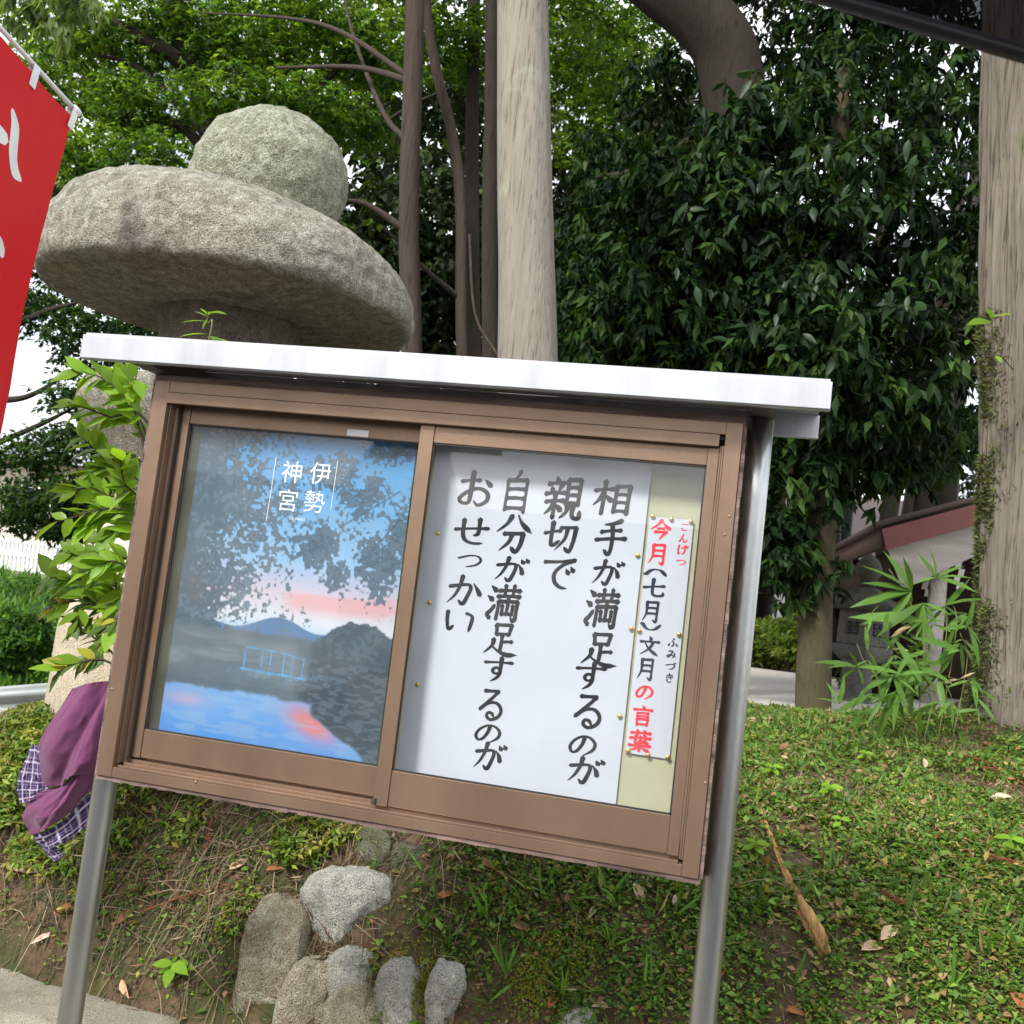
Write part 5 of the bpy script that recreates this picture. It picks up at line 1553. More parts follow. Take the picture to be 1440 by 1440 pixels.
# ================================================================ red banner on a white bar
def banner_mat():
    m, n, l, b = new_mat('red_banner_cloth')
    b.inputs['Base Color'].default_value = (0.50, 0.008, 0.012, 1)
    b.inputs['Roughness'].default_value = 0.65
    tr = n.new('ShaderNodeBsdfTranslucent')
    tr.inputs['Color'].default_value = (0.5, 0.006, 0.012, 1)
    mx = n.new('ShaderNodeMixShader')
    mx.inputs['Fac'].default_value = 0.2
    l.new(b.outputs['BSDF'], mx.inputs[1])
    l.new(tr.outputs['BSDF'], mx.inputs[2])
    l.new(mx.outputs['Shader'], n['Material Output'].inputs['Surface'])
    return m
M['banner'] = banner_mat()
M['bannerwhite'] = plain('white_banner_print', (0.8, 0.8, 0.8), 0.6)
Ye = 3.0
e0 = P(107, 156, Ye)
bdir = unit(np.array([-0.201, 0.98, 0.0])) * -1.0        # from the far end towards the near end
bn = thing('banner', 'red cloth banner with white brush strokes tied to a thin white bar', 'banner', (e0[0] + bdir[0] * 0.55, e0[1] + bdir[1] * 0.55, 0.0))
side = unit(np.cross(bdir, [0, 0, 1.0]))
BL = 0.62
tube_obj('crossbar', [e0 - bdir * 0.01, e0 + bdir * BL * 0.5, e0 + bdir * (BL + 0.06)], 0.008, M['white'], bn, 10, 6)
tube_obj('pole', [e0 + bdir * (BL + 0.02) + [0, 0, -e0[2] - 0.1], e0 + bdir * (BL + 0.02) + [0, 0, 0.05]], 0.014, M['white'], bn, 12)
tube_obj('end_cap', [e0 - bdir * 0.016, e0 + bdir * 0.018], 0.014, M['white'], bn, 10)
ca, cb = np.meshgrid(np.linspace(0, 1, 40), np.linspace(0, 1, 90))
HB = 2.0
drift = 0.125 * cb * HB
pos = e0[None, None] + bdir * (0.012 + ca[..., None] * (BL - 0.03) + drift[..., None]) + side * ((0.03 * np.sin(ca * 6 + cb * 5) + 0.05 * (fbm(ca * 3, cb * 4, 1, 4) - 0.5)) * (0.3 + cb))[..., None]
pos[..., 2] -= 0.028 + cb * HB
def banner_pt(a, b):
    """a across from the far edge in metres, b down in metres"""
    s_, t_ = a / (BL - 0.03), b / HB
    i, j = min(max(int(t_ * 89), 0), 88), min(max(int(s_ * 39), 0), 38)
    fa, fb = s_ * 39 - j, t_ * 89 - i
    return (pos[i, j] * (1 - fa) + pos[i, j + 1] * fa) * (1 - fb) + (pos[i + 1, j] * (1 - fa) + pos[i + 1, j + 1] * fa) * fb
k = (np.arange(89)[:, None] * 40 + np.arange(39)[None]).ravel()
put('cloth', mesh_np('banner_cloth', pos.reshape(-1, 3), np.stack([k, k + 40, k + 41, k + 1], -1), True), M['banner'], bn)
for a in (0.0, 0.285, 0.57):
    p0 = banner_pt(a + 0.004, 0.045)
    up_ = e0 + bdir * (0.016 + a)
    w_ = bdir * 0.02
    s_ = side * 0.0095
    V = np.array([p0 - w_ - s_ * 0.4, p0 + w_ - s_ * 0.4, up_ + w_ - s_, up_ - w_ - s_, up_ + w_ + [0, 0, 0.0105], up_ - w_ + [0, 0, 0.0105], up_ + w_ + s_, up_ - w_ + s_, p0 + w_ + s_ * 0.4, p0 - w_ + s_ * 0.4])
    put('tab', mesh_np('tab', V, [(0, 1, 2, 3), (3, 2, 4, 5), (5, 4, 6, 7), (7, 6, 8, 9)]), M['white'], bn)
def on_banner(u, v):
    """metres across and down on the banner's plane for pixel (u, v)"""
    r = ray(u, v)
    nrm = side
    o = np.array([0, 0, EYE])
    t = np.dot(e0 - o, nrm) / np.dot(r, nrm)
    p = o + r * t
    b = e0[2] - 0.028 - p[2]
    a = np.dot(p - e0, bdir) - 0.012 - 0.125 * b
    return a, b
camside = -1 if np.dot(side, np.array([0, 0, EYE]) - e0) < 0 else 1
def banner_stroke(pix, w):
    q = np.array([on_banner(*p) for p in pix])
    path = crom(q, 24)
    ww = np.interp(np.linspace(0, 1, 24), np.linspace(0, 1, len(w)), w)
    V, F = ribbon(path, ww, 0)
    V3 = np.array([banner_pt(max(a, 0.0), max(b, 0.0)) for a, b in V]) + side * camside * 0.0015
    put('brush_stroke', mesh_np('brush_stroke', V3, F), M['bannerwhite'], bn)
banner_stroke([(13, 155), (17, 180), (14, 212), (18, 238), (31, 254)], [0.022, 0.056, 0.06, 0.056, 0.012])
banner_stroke([(-30, 172), (-10, 186), (2, 196)], [0.056, 0.056, 0.038])
banner_stroke([(-22, 330), (-8, 345), (-1, 356)], [0.04, 0.05, 0.04])
banner_stroke([(-60, 150), (-55, 230), (-40, 300)], [0.04, 0.07, 0.04])

# ================================================================ shed with a red-brown eave, small lantern, yard
M['redtrim'] = plain('red_brown_paint', (0.20, 0.075, 0.068), 0.6, 0, 0.3, 0.1, 6)
M['browntrim'] = plain('brown_paint', (0.085, 0.045, 0.035), 0.7)
M['beigeboard'] = plain('pale_weathered_board', (0.40, 0.37, 0.33), 0.85, 0, 0.2, 0.2, 10, 0.3, 60, (0.15, 1, 1))
M['shedwood'] = plain('dark_shed_timber', (0.045, 0.03, 0.022), 0.85, 0, 0.2, 0.3, 10)
M['rooftile'] = plain('dark_roof_sheet', (0.10, 0.07, 0.06), 0.7)
SG = 1.10
YG_ = 9.5
EZ = P(1243, 745, YG_)[2]
EB = P(1243, 745, YG_)
EC = np.array([0.935, 14.24, EZ])
shed = thing('shed', 'low open shed with a red-brown gable edge and pale fascia board behind the bamboo', 'shed', (2.6, 11.5, SG))
def slab(name, p, q, z0, z1, th, mat, parent):
    """upright board from plan point p to q"""
    d = unit(q - p)
    n_ = np.array([d[1], -d[0]]) * th / 2
    c = [p + n_, q + n_, q - n_, p - n_]
    V = np.array([(x, y, z0) for x, y in c] + [(x, y, z1) for x, y in c])
    F = np.array([(0, 1, 2, 3), (4, 7, 6, 5), (0, 4, 5, 1), (1, 5, 6, 2), (2, 6, 7, 3), (3, 7, 4, 0)])
    return put(name, mesh_np(name, V, F), mat, parent)
def gable_board(name, pix, Y, th, mat):
    """flat board cut to a polygon, standing in the plane Y"""
    f = [P(u, v, Y) for u, v in pix]
    n_ = len(f)
    bm = bmesh.new()
    a_ = [bm.verts.new(q) for q in f]
    b_ = [bm.verts.new(q + np.array([0, th, 0])) for q in f]
    bm.faces.new(a_)
    bm.faces.new(b_[::-1])
    for i in range(n_):
        bm.faces.new([a_[i], a_[(i + 1) % n_], b_[(i + 1) % n_], b_[i]])
    return bm_obj(name, bm, mat, shed)
gable_board('gable_trim', [(1241, 744), (1560, 659), (1560, 684), (1247, 773)], YG_, 0.06, M['redtrim'])
gable_board('gable_board', [(1249, 772), (1560, 684), (1560, 745), (1386, 775), (1270, 829)], YG_ + 0.065, 0.05, M['beigeboard'])
slab('eave_trim', EB[:2] + [0.0, 0.07], EC[:2], EZ - 0.16, EZ, 0.05, M['browntrim'], shed)
slab('eave_beam', EB[:2] + [0.14, 0.14], EC[:2] + [0.14, 0], EZ - 0.50, EZ - 0.165, 0.10, M['shedwood'], shed)
rise = P(1560, 659, YG_)
V = np.array([EB + [-0.06, 0, 0.02], EC + [-0.06, 0, 0.02], [EC[0] + rise[0] - EB[0], EC[1], rise[2] + 0.02], rise + [0, 0, 0.02]])
V2 = V + [0, 0, 0.05]
put('roof', mesh_np('roof', np.vstack([V, V2]), [(0, 1, 2, 3), (4, 7, 6, 5), (0, 4, 5, 1), (1, 5, 6, 2), (2, 6, 7, 3), (3, 7, 4, 0)]), M['rooftile'], shed)
slab('back_wall', np.array([3.9, 9.7]), np.array([3.6, 14.1]), SG - 0.2, 2.9, 0.08, M['shedwood'], shed)
slab('end_wall', np.array([1.15, 14.0]), np.array([3.6, 14.05]), SG - 0.2, 2.6, 0.08, M['shedwood'], shed)
slab('inner_wall', np.array([1.75, 11.6]), np.array([3.7, 11.65]), SG - 0.2, 2.75, 0.08, M['shedwood'], shed)
for (x, y) in ((1.62, 9.75), (1.42, 11.6), (1.3, 13.8)):
    slab('post', np.array([x, y]), np.array([x + 0.13, y]), SG - 0.2, EZ - 0.1, 0.13, M['shedwood'] if y > 10 else M['beigeboard'], shed)
# folded paper streamers under the eave
for (u, v) in ((1300, 800), (1345, 790)):
    p = P(u, v, 9.9)
    V, F = [], []
    for i in range(4):
        x, z = p[0] + 0.03 * (i % 2), p[2] - 0.06 * i
        V += [(x, 9.9 + 0.01 * i, z), (x + 0.05, 9.9 + 0.01 * i, z), (x + 0.04, 9.9 + 0.01 * i, z - 0.065), (x - 0.01, 9.9 + 0.01 * i, z - 0.065)]
        F.append((4 * i, 4 * i + 1, 4 * i + 2, 4 * i + 3))
    V.append((p[0] + 0.025, 9.9, p[2] + 0.05))
    F2 = [tuple(f) for f in F] + [(0, 1, len(V) - 1, len(V) - 1)]
    bm = bmesh.new()
    vv = [bm.verts.new(q) for q in V]
    for f in F:
        bm.faces.new([vv[i] for i in f])
    bm.faces.new([vv[0], vv[1], vv[-1]])
    bm_obj('paper_streamer', bm, M['white'], shed)

q = P(1208, 960, 8.6)
gzl = float(ground_z(q[0], 8.6))
M['granite_dark'] = stone_mat('dark_granite', (0.075, 0.07, 0.058), (0.03, 0.03, 0.025), (0.06, 0.065, 0.035), 12, 90, 0.5, 0.52)
M['granite_mid'] = stone_mat('grey_granite', (0.115, 0.112, 0.10), (0.05, 0.05, 0.045), (0.09, 0.095, 0.06), 12, 90, 0.4, 0.55)
sl = thing('stone_lantern', 'small square-windowed stone lantern with a pointed top standing by the shed', 'stone lantern', (q[0], 8.6, gzl))
lx, ly = q[0], 8.6
lathe('shaft', lx - 0.02, ly, [(0.16, gzl - 0.05), (0.12, gzl + 0.06), (0.115, gzl + 0.30), (0.13, gzl + 0.34)], M['granite_mid'], sl, 48, 0.003, 0.001, 3, 1, 0)
lathe('platform', lx, ly, [(0, gzl + 0.33), (0.16, gzl + 0.33), (0.235, gzl + 0.40), (0.235, gzl + 0.46), (0, gzl + 0.465)], M['granite_mid'], sl, 48, 0.004, 0.002, 3, 2, 4)
fbz0, fbz1 = gzl + 0.46, gzl + 0.74
fb = lathe('fire_box', lx, ly, [(0, fbz0), (0.20, fbz0), (0.19, fbz1), (0, fbz1 + 0.002)], M['granite_mid'], sl, 96, 0.002, 0.001, 3, 3, 4, 0)
lathe('cap', lx, ly, [(0, gzl + 0.735), (0.30, gzl + 0.735), (0.33, gzl + 0.77), (0.30, gzl + 0.80), (0.16, gzl + 0.86), (0.10, gzl + 0.92), (0, gzl + 0.925)], M['granite_dark'], sl, 96, 0.01, 0.003, 3, 4, 6)
lathe('finial', lx, ly, [(0, gzl + 0.91), (0.07, gzl + 0.92), (0.07, gzl + 0.95), (0.06, gzl + 0.97), (0.10, gzl + 1.03), (0.105, gzl + 1.08), (0.07, gzl + 1.15), (0.02, gzl + 1.19), (0, gzl + 1.20)], M['granite_dark'], sl, 40, 0.005, 0.002, 3, 5)
# window with a cross bar on the faces of the fire box
ctr = np.array([lx, ly])
for a in (math.pi * 1.25, math.pi * 1.75):
    n_ = np.array([math.cos(a), math.sin(a)])
    tdir = np.array([-n_[1], n_[0]])
    f0 = ctr + n_ * 0.142
    for (s0, s1, z0, z1) in ((-0.06, -0.008, 0.10, 0.145), (0.008, 0.06, 0.10, 0.145), (-0.06, -0.008, 0.155, 0.20), (0.008, 0.06, 0.155, 0.20)):
        slab('window_opening', f0 + tdir * s0, f0 + tdir * s1, fbz0 + z0 - 0.02, fbz0 + z1 - 0.02, 0.012, M['rubber'], fb)

# clipped shrubs and a small tree across the yard
def shrub(name, label, c, r, cols, L, n, mat='leaf_maple', cat='shrub', group=None, sq=0.8, stem=True):
    t = thing(name, label, cat, gp(c[0], c[1]), group)
    cen = rand_dirs(n) * (rng.random((n, 1)) ** 0.35) * r
    cen[:, 2] *= sq
    cen = cen + np.asarray(c)
    gz = ground_z(cen[:, 0], cen[:, 1])
    cen[:, 2] = np.maximum(cen[:, 2], gz + 0.02)
    cc, d, nr, Ls, Ws, tint = twig_leaves(cen, 7, L, L * 0.42, L * 1.3, 0.0, cols, None, 0.2, 0.3, 0.8)
    V, F, li = leaf_arrays(cc, d, nr, Ls, Ws, 0.2, 0.2)
    m = MB()
    m.add(V, F, tint[li])
    o = m.build('foliage', M[mat], t, False)
    o['kind'] = 'stuff'
    if stem:
        g0 = gp(c[0], c[1], -0.05)
        tube_obj('stem', [g0, (c[0], c[1], (g0[2] + c[2]) / 2), np.asarray(c)], [0.03, 0.025, 0.012], M['bark_dark'], t, 8, 8)
    return t
YG = [(0.14, 0.21, 0.04), (0.10, 0.17, 0.035), (0.18, 0.24, 0.06)]
shrub('shrub', 'rounded yellow-green shrub beyond the gravel yard beside the steel post', P(1072, 905, 14.2), 0.42, YG, 0.07, 700)
shrub('sapling', 'thin sapling with pale loose leaves across the gravel yard', P(1112, 895, 13.6), 0.35, YG, 0.08, 240, cat='tree')
shrub('shrub', 'dark low shrub behind the small stone lantern', P(1240, 965, 10.5), 0.4, [(0.03, 0.055, 0.02), (0.05, 0.08, 0.025)], 0.07, 600)
shrub('hedge', 'light green hedge glimpsed between the bare trunk and the small lantern', P(1165, 905, 15.5), 0.7, YG, 0.08, 900, cat='hedge')
M['green_net'] = plain('green_sheet', (0.03, 0.33, 0.20), 0.6)
gn = P(1192, 835, 15.8)
bm = bmesh.new()
box_bm(bm, gn[0] - 0.32, gn[0] + 0.32, 15.78, 15.82, 0.9, gn[2] + 0.35, 0.01)
for xx in (-0.34, 0.34):
    box_bm(bm, gn[0] + xx - 0.015, gn[0] + xx + 0.015, 15.83, 15.86, 0.9, gn[2] + 0.4, 0)
tag(bm_obj('green_screen', bm, M['green_net']), 'bright green upright screen far behind the small lantern', 'screen')
M['pale_wall'] = plain('pale_render', (0.62, 0.62, 0.60), 0.8)
# pale building across the yard
hb = thing('storehouse', 'pale low building seen far off between trunk and shrubs', 'building', (0.2, 26.0, 1.1))
box('wall', -3.0, 6.0, 25.5, 30, 1.0, 4.0, M['pale_wall'], hb, 0)
bm = bmesh.new()
vv = [bm.verts.new(v) for v in ((-3.4, 25.0, 4.02), (6.4, 25.0, 4.02), (6.4, 30.5, 4.02), (-3.4, 30.5, 4.02), (-3.0, 27.7, 5.3), (6.0, 27.7, 5.3))]
for f in ((0, 1, 5, 4), (2, 3, 4, 5), (0, 4, 3), (1, 2, 5), (0, 3, 2, 1)):
    bm.faces.new([vv[i] for i in f])
bm_obj('roof', bm, M['rooftile'], hb)
for xx in (-2, 0.2, 2.4, 4.6):
    box('window', xx - 0.5, xx + 0.5, 25.46, 25.53, 1.9, 3.0, M['rubber'], hb, 0)

# ================================================================ left: guard rail, fence, house, hill, meadow
M['rail'] = plain('grey_rail_steel', (0.42, 0.45, 0.44), 0.5, 0.5, 0.5, 0.08, 5)
M['fencewhite'] = plain('white_fence_paint', (0.75, 0.78, 0.80), 0.5)
g0, g1 = P(-260, 985, 6.9), P(100, 958, 6.9)
gr = thing('guard_rail', 'grey corrugated steel guard rail beside the road below the bank', 'guard rail', (g1[0], g1[1], float(ground_z(g1[0], g1[1]))))
dz = 0.28
prof = [(0.0, 0.0), (0.0, 0.03), (0.045, 0.06), (0.045, 0.10), (0.0, 0.13), (0.0, 0.155), (0.045, 0.185), (0.045, 0.225), (0.0, 0.255), (0.0, 0.28)]
V = []
for (x, z) in ((g0[0], g0[2]), (g1[0], g1[2])):
    V += [(x, 6.9 - a, z - dz + b) for a, b in prof]
n_ = len(prof)
ra = put('rail', mesh_np('rail', np.array(V), [(k, k + 1, n_ + k + 1, n_ + k) for k in range(n_ - 1)], True), M['rail'], gr)
sm = ra.modifiers.new('thick', 'SOLIDIFY')
sm.thickness = 0.004
for x in (g1[0] - 0.06, g1[0] - 1.6):
    tube_obj('post', [(x, 6.98, float(ground_z(x, 6.98)) - 0.2), (x, 6.98, g1[2] + 0.06)], 0.055, M['rail'], gr, 16)
fl0, fl1 = P(-260, 790, 20.0), P(150, 838, 20.0)
fz = 0.92
fe = thing('fence', 'white picket fence far off along the raised road', 'fence', (fl1[0], 20.0, fz - 0.4))
bm = bmesh.new()
x = fl0[0]
while x < fl1[0]:
    box_bm(bm, x - 0.02, x + 0.02, 19.98, 20.02, fz + 0.02, fz + 0.72)
    x += 0.11
o = bm_obj('pickets', bm, M['fencewhite'], fe)
o['kind'] = 'stuff'
box('fence_rail', fl0[0], fl1[0], 19.955, 19.978, fz + 0.62, fz + 0.69, M['fencewhite'], fe, 0)
box('fence_rail', fl0[0], fl1[0], 19.955, 19.978, fz + 0.32, fz + 0.42, M['fencewhite'], fe, 0)
box('fence_rail', fl0[0], fl1[0], 19.955, 19.978, fz + 0.0, fz + 0.06, M['fencewhite'], fe, 0)
box('kerb_wall', fl0[0], fl1[0], 19.9, 20.2, fz - 1.6, fz - 0.02, M['concrete'], fe, 0)
for x in np.arange(fl0[0], fl1[0], 1.6):
    box('post', x - 0.03, x + 0.03, 20.03, 20.09, fz - 0.01, fz + 0.8, M['fencewhite'], fe, 0)
hx, hy = P(120, 690, 30)[0], 30.0
M['tilegrey'] = plain('grey_roof_tile', (0.30, 0.30, 0.33), 0.5, 0, 0.4, 0.15, 3, 0.5, 8, (1, 12, 1))
M['cream'] = plain('cream_wall', (0.62, 0.57, 0.48), 0.8)
hs = thing('house', 'distant house with a grey tiled roof behind the dark leafy boughs', 'house', (hx, hy + 3, 1.0))
box('wall', hx - 3.4, hx + 3.2, hy, hy + 6, 0.2, 4.4, M['cream'], hs, 0)
bm = bmesh.new()
vv = [bm.verts.new(v) for v in ((hx - 4.0, hy - 0.8, 4.3), (hx + 3.8, hy - 0.8, 4.3), (hx + 3.8, hy + 6.8, 4.3), (hx - 4.0, hy + 6.8, 4.3), (hx - 2.0, hy + 3, 6.4), (hx + 1.8, hy + 3, 6.4))]
for f in ((0, 1, 5, 4), (2, 3, 4, 5), (0, 4, 3), (1, 2, 5), (0, 3, 2, 1)):
    bm.faces.new([vv[i] for i in f])
bm_obj('roof', bm, M['tilegrey'], hs)
M['winglass'] = plain('dark_window', (0.05, 0.07, 0.08), 0.1, 0, 0.6)
for wx in (-2.2, 0.0, 2.0):
    w_ = box('window', hx + wx - 0.6, hx + wx + 0.6, hy - 0.05, hy + 0.04, 2.2, 3.5, M['white'], hs, 0)
    box('pane', hx + wx - 0.52, hx + wx + 0.52, hy - 0.07, hy - 0.052, 2.28, 3.42, M['winglass'], w_, 0)
# hill on the horizon
M['hill'] = plain('wooded_hill', (0.055, 0.10, 0.075), 0.95, 0, 0.1, 0.3, 0.05)
a, b = np.meshgrid(np.linspace(-1, 1, 60), np.linspace(0, 1, 14))
HX = -230 + a * 230
HYv = 330 + b * 60
HZ = (46 * np.exp(-((a + 0.35) / 0.5) ** 2) + 26 * np.exp(-((a - 0.5) / 0.35) ** 2)) * np.sin(b * np.pi / 2) * (0.85 + 0.3 * fbm(a * 7, b * 3, 0, 4)) - 8
k = (np.arange(13)[:, None] * 60 + np.arange(59)[None]).ravel()
o = bpy.data.objects.new('hills', mesh_np('hills', np.stack([HX, HYv, HZ], -1).reshape(-1, 3), np.stack([k, k + 1, k + 61, k + 60], -1), True))
o.data.materials.append(M['hill'])
COL.objects.link(o)
struct(o)
# meadow plants between the guard rail and the fence
m = MB()
N = 9000
yy = rng.uniform(7.4, 19.6, N)
xx = -0.72 * yy + rng.uniform(-3.2, 1.8, N)
zz = ground_z(xx, yy)
hgt = rng.uniform(0.15, 0.6, N) * (0.5 + fbm(xx * 0.8, yy * 0.8, 2, 3))
d = unit(rng.normal(0, 0.35, (N, 3)) + np.array([0, -0.1, 1.0]))
V, F, li = leaf_arrays(np.column_stack([xx, yy, zz]), d, unit(rng.normal(0, 0.6, (N, 3)) + np.array([0, -1.0, 0.4])), hgt, hgt * 0.13, 0.2, 0.4)
m.add(V, F, palette(N, [(0.10, 0.22, 0.03), (0.14, 0.28, 0.035), (0.07, 0.16, 0.03)])[li])
o = m.build('meadow_grass', M['leaf_ground'], None, False)
tag(o, 'bright green tall grass growing below the white fence', 'grass')
struct(o, 'stuff')
for (u, v, Y, r, lab) in ((40, 845, 17.5, 0.7, 'dark rounded bush right under the white fence'), (110, 850, 16.5, 0.7, 'green bush under the fence nearer the shrub leaves'), (20, 900, 10.5, 0.5, 'leafy weed clump in the grass behind the guard rail')):
    c = P(u, v, Y)
    shrub('bush', lab, c, r, [(0.06, 0.14, 0.03), (0.09, 0.19, 0.035), (0.04, 0.10, 0.025)], 0.09, 700, cat='bush', stem=False, sq=0.75)
# ================================================================ low growth on the bank
AZ = [(0.15, 0.23, 0.03), (0.20, 0.27, 0.04), (0.09, 0.16, 0.025), (0.26, 0.25, 0.05)]
def low_shrub(u, v, r, label, n=320, L=0.028, cols=AZ, sq=0.55, lift=0.3):
    p = on_ground(u, v)
    return shrub('azalea', label, p + np.array([0, r * 0.5, r * lift]), r, cols, L, n, 'leaf_ground', 'shrub', None, sq, False)
low_shrub(15, 1075, 0.22, 'low yellow-green azalea on the bank below the guard rail', 800, 0.026, AZ, 0.5, 0.05)
low_shrub(70, 1062, 0.20, 'small bright azalea directly behind the purple cloth', 520, 0.026, AZ, 0.5, 0.05)
low_shrub(10, 1150, 0.26, 'small-leaved azalea low on the bank next to the checked edging', 520)
low_shrub(60, 1230, 0.18, 'sprawling azalea sprigs under the purple cloth', 260)
low_shrub(415, 1215, 0.12, 'fresh green azalea clump in the shade above the rocks', 170)
low_shrub(470, 1190, 0.09, 'small azalea sprig beside the dark mossy rock', 90)
low_shrub(325, 1320, 0.07, 'yellow-green creeping sprigs on the craggy rock', 60, 0.02)
low_shrub(35, 1165, 0.16, 'spreading azalea sprigs on bare earth beneath the guard rail', 240)
low_shrub(165, 1185, 0.10, 'thin azalea sprigs among dry stems beside the grey post', 70)
low_shrub(250, 1190, 0.09, 'few azalea leaves poking through dry stems under the case', 50)
low_shrub(110, 1290, 0.08, 'tiny azalea sprout on the soil above the kerb', 50, 0.02)
low_shrub(200, 1115, 0.12, 'azalea sprigs just behind the top of the grey post', 120)

def visible_xy(n, x0, x1, y0, y1):
    return rng.uniform(x0, x1, n), rng.uniform(y0, y1, n)

# creeping ground cover
m = MB()
N = 700000
yy = 2.55 + 4.0 * rng.random(N) ** 1.5
xx = rng.uniform(-0.80, 0.32, N) * yy
t_ = yy - (2.65 - 0.12 * xx)
right = sstep(-1.0, -0.2, xx + 0.15 * (yy - 3))
patch_ = fbm(xx * 2.6, yy * 2.6, 5.0, 4)
dens = (0.36 + 0.64 * right) * sstep(0.04, 0.3, t_) * (0.06 + 0.94 * sstep(0.38, 0.54, patch_ + 0.05 * right)) * (0.35 + 0.65 * sstep(0.40, 0.52, fbm(xx * 11, yy * 11, 3.0, 3)))
dens *= np.where((yy > 6.5) & (xx > -1.2), 0.15, 1.0)
keep = rng.random(N) < dens 
xx, yy = xx[keep], yy[keep]
N = len(xx)
zz = ground_z(xx, yy) + rng.random(N) * 0.028
L = rng.uniform(0.007, 0.021, N) * (0.75 + 0.7 * fbm(xx * 5, yy * 5, 7.0, 2)) * np.where(rng.random(N) < 0.30, 1.55, 1.0) * (1 + 0.10 * np.clip(yy - 3.5, 0, 3))
d = unit(rng.normal(0, 1, (N, 3)) * np.array([1, 1, 0.45]) + np.array([0, 0, 0.2]))
V, F, li = leaf_arrays(np.column_stack([xx, yy, zz]), d, unit(rng.normal(0, 0.45, (N, 3)) + np.array([0, -0.2, 1.0])), L, L * rng.uniform(0.45, 0.75, N), 0.25, 0.2)
m.add(V, F, palette(N, [(0.085, 0.165, 0.026), (0.115, 0.205, 0.03), (0.17, 0.25, 0.04), (0.06, 0.125, 0.026), (0.25, 0.22, 0.06), (0.24, 0.145, 0.07)], 0.22, [0.28, 0.24, 0.16, 0.12, 0.10, 0.10])[li] * (0.62 + 0.8 * fbm(xx * 1.7, yy * 1.7, 12.0, 3))[li][:, None])
o = m.build('ground_cover', M['leaf_ground'], None, False)
tag(o, 'small-leaved green ground cover creeping over the bank', 'ground cover')
struct(o, 'stuff')

# short grass and moss blades
m = MB()
N = 30000
xx, yy = visible_xy(N, -2.6, 2.9, 2.6, 7.0)
t_ = yy - (2.65 - 0.12 * xx)
pn = fbm(xx * 3.1, yy * 3.1, 9.0, 4)
crest = 0.15 * sstep(4.4, 5.6, yy) * (xx > -0.4) * (yy < 6.1)
keep = rng.random(N) < (sstep(0.46, 0.60, pn) * (0.25 + 0.55 * sstep(-1.6, 0.2, xx)) + 0.8 * crest) * sstep(0.15, 0.45, t_)
keep &= ~((yy > 6.5) & (xx > -1.2))
xx, yy = xx[keep], yy[keep]
N = len(xx)
H = rng.uniform(0.025, 0.085, N) * 1.0
d = unit(rng.normal(0, 0.55, (N, 3)) + np.array([0, -0.1, 0.9]))
V, F, li = leaf_arrays(np.column_stack([xx, yy, ground_z(xx, yy) - 0.004]), d, unit(rng.normal(0, 0.6, (N, 3)) + np.array([0, -1, 0.5])), H, H * 0.11, 0.2, 0.45)
m.add(V, F, palette(N, [(0.08, 0.17, 0.03), (0.12, 0.22, 0.035), (0.16, 0.22, 0.05), (0.28, 0.24, 0.11)], 0.2, [0.4, 0.33, 0.17, 0.10])[li])
o = m.build('short_grass', M['leaf_ground'], None, False)
tag(o, 'thin short grass blades scattered over the bank', 'grass')
struct(o, 'stuff')

# dry stems, needles and crumbs of litter
m = MB()
def litter(N, x0, x1, y0, y1, L0, L1, W, cols, fn, h=0.03):
    xx, yy = visible_xy(N, x0, x1, y0, y1)
    keep = rng.random(N) < fn(xx, yy)
    xx, yy = xx[keep], yy[keep]
    n = len(xx)
    L = rng.uniform(L0, L1, n)
    d = unit(rng.normal(0, 1, (n, 3)) * np.array([1, 0.8, 0.35]) + np.array([0, -0.1, -0.02]))
    V, F, li = leaf_arrays(np.column_stack([xx, yy, ground_z(xx, yy) + rng.random(n) * h]), d, unit(rng.normal(0, 0.6, (n, 3)) + np.array([0, -0.4, 1])), L, W * rng.uniform(0.7, 1.4, n), 0.1, 0.25 * rng.choice([-1, 1], n)[:, None])
    m.add(V, F, palette(n, cols, 0.25)[li])
DRY = [(0.22, 0.16, 0.10), (0.30, 0.23, 0.15), (0.14, 0.085, 0.05), (0.10, 0.06, 0.04), (0.20, 0.10, 0.06)]
def strands(N, fn, L0, L1, W, cols, h=0.06):
    """thin curved dead stems, four joints each"""
    yy = rng.uniform(2.75, 4.6, N)
    xx = rng.uniform(-0.80, 0.1, N) * yy
    keep = rng.random(N) < fn(xx, yy)
    xx, yy = xx[keep], yy[keep]
    n = len(xx)
    a0 = rng.uniform(0, 2 * np.pi, n)
    bend = rng.normal(0, 0.8, n)
    L = rng.uniform(L0, L1, n)
    pts = np.zeros((n, 6, 3))
    x, y = xx.copy(), yy.copy()
    lift = rng.uniform(0.002, h, n)
    for k in range(6):
        pts[:, k, 0], pts[:, k, 1] = x, y
        pts[:, k, 2] = ground_z(x, y) + 0.004 + lift * math.sin(math.pi * (k + 0.3) / 5.6)
        a = a0 + bend * k / 5
        x = x + np.cos(a) * L / 5
        y = y + np.sin(a) * L / 5
    t = unit(np.gradient(pts, axis=1))
    s = unit(np.cross(t, np.array([0.1, -0.7, 0.7]))) * (W * rng.uniform(0.6, 1.5, n))[:, None, None] / 2
    V = np.stack([pts - s, pts + s], 2).reshape(-1, 3)
    b0 = (np.arange(n) * 12)[:, None]
    F = np.concatenate([np.stack([b0 + 2 * k, b0 + 2 * k + 1, b0 + 2 * k + 3, b0 + 2 * k + 2], -1).reshape(-1, 4) for k in range(5)])
    m.add(V, F, np.repeat(palette(n, cols, 0.25), 12, 0))
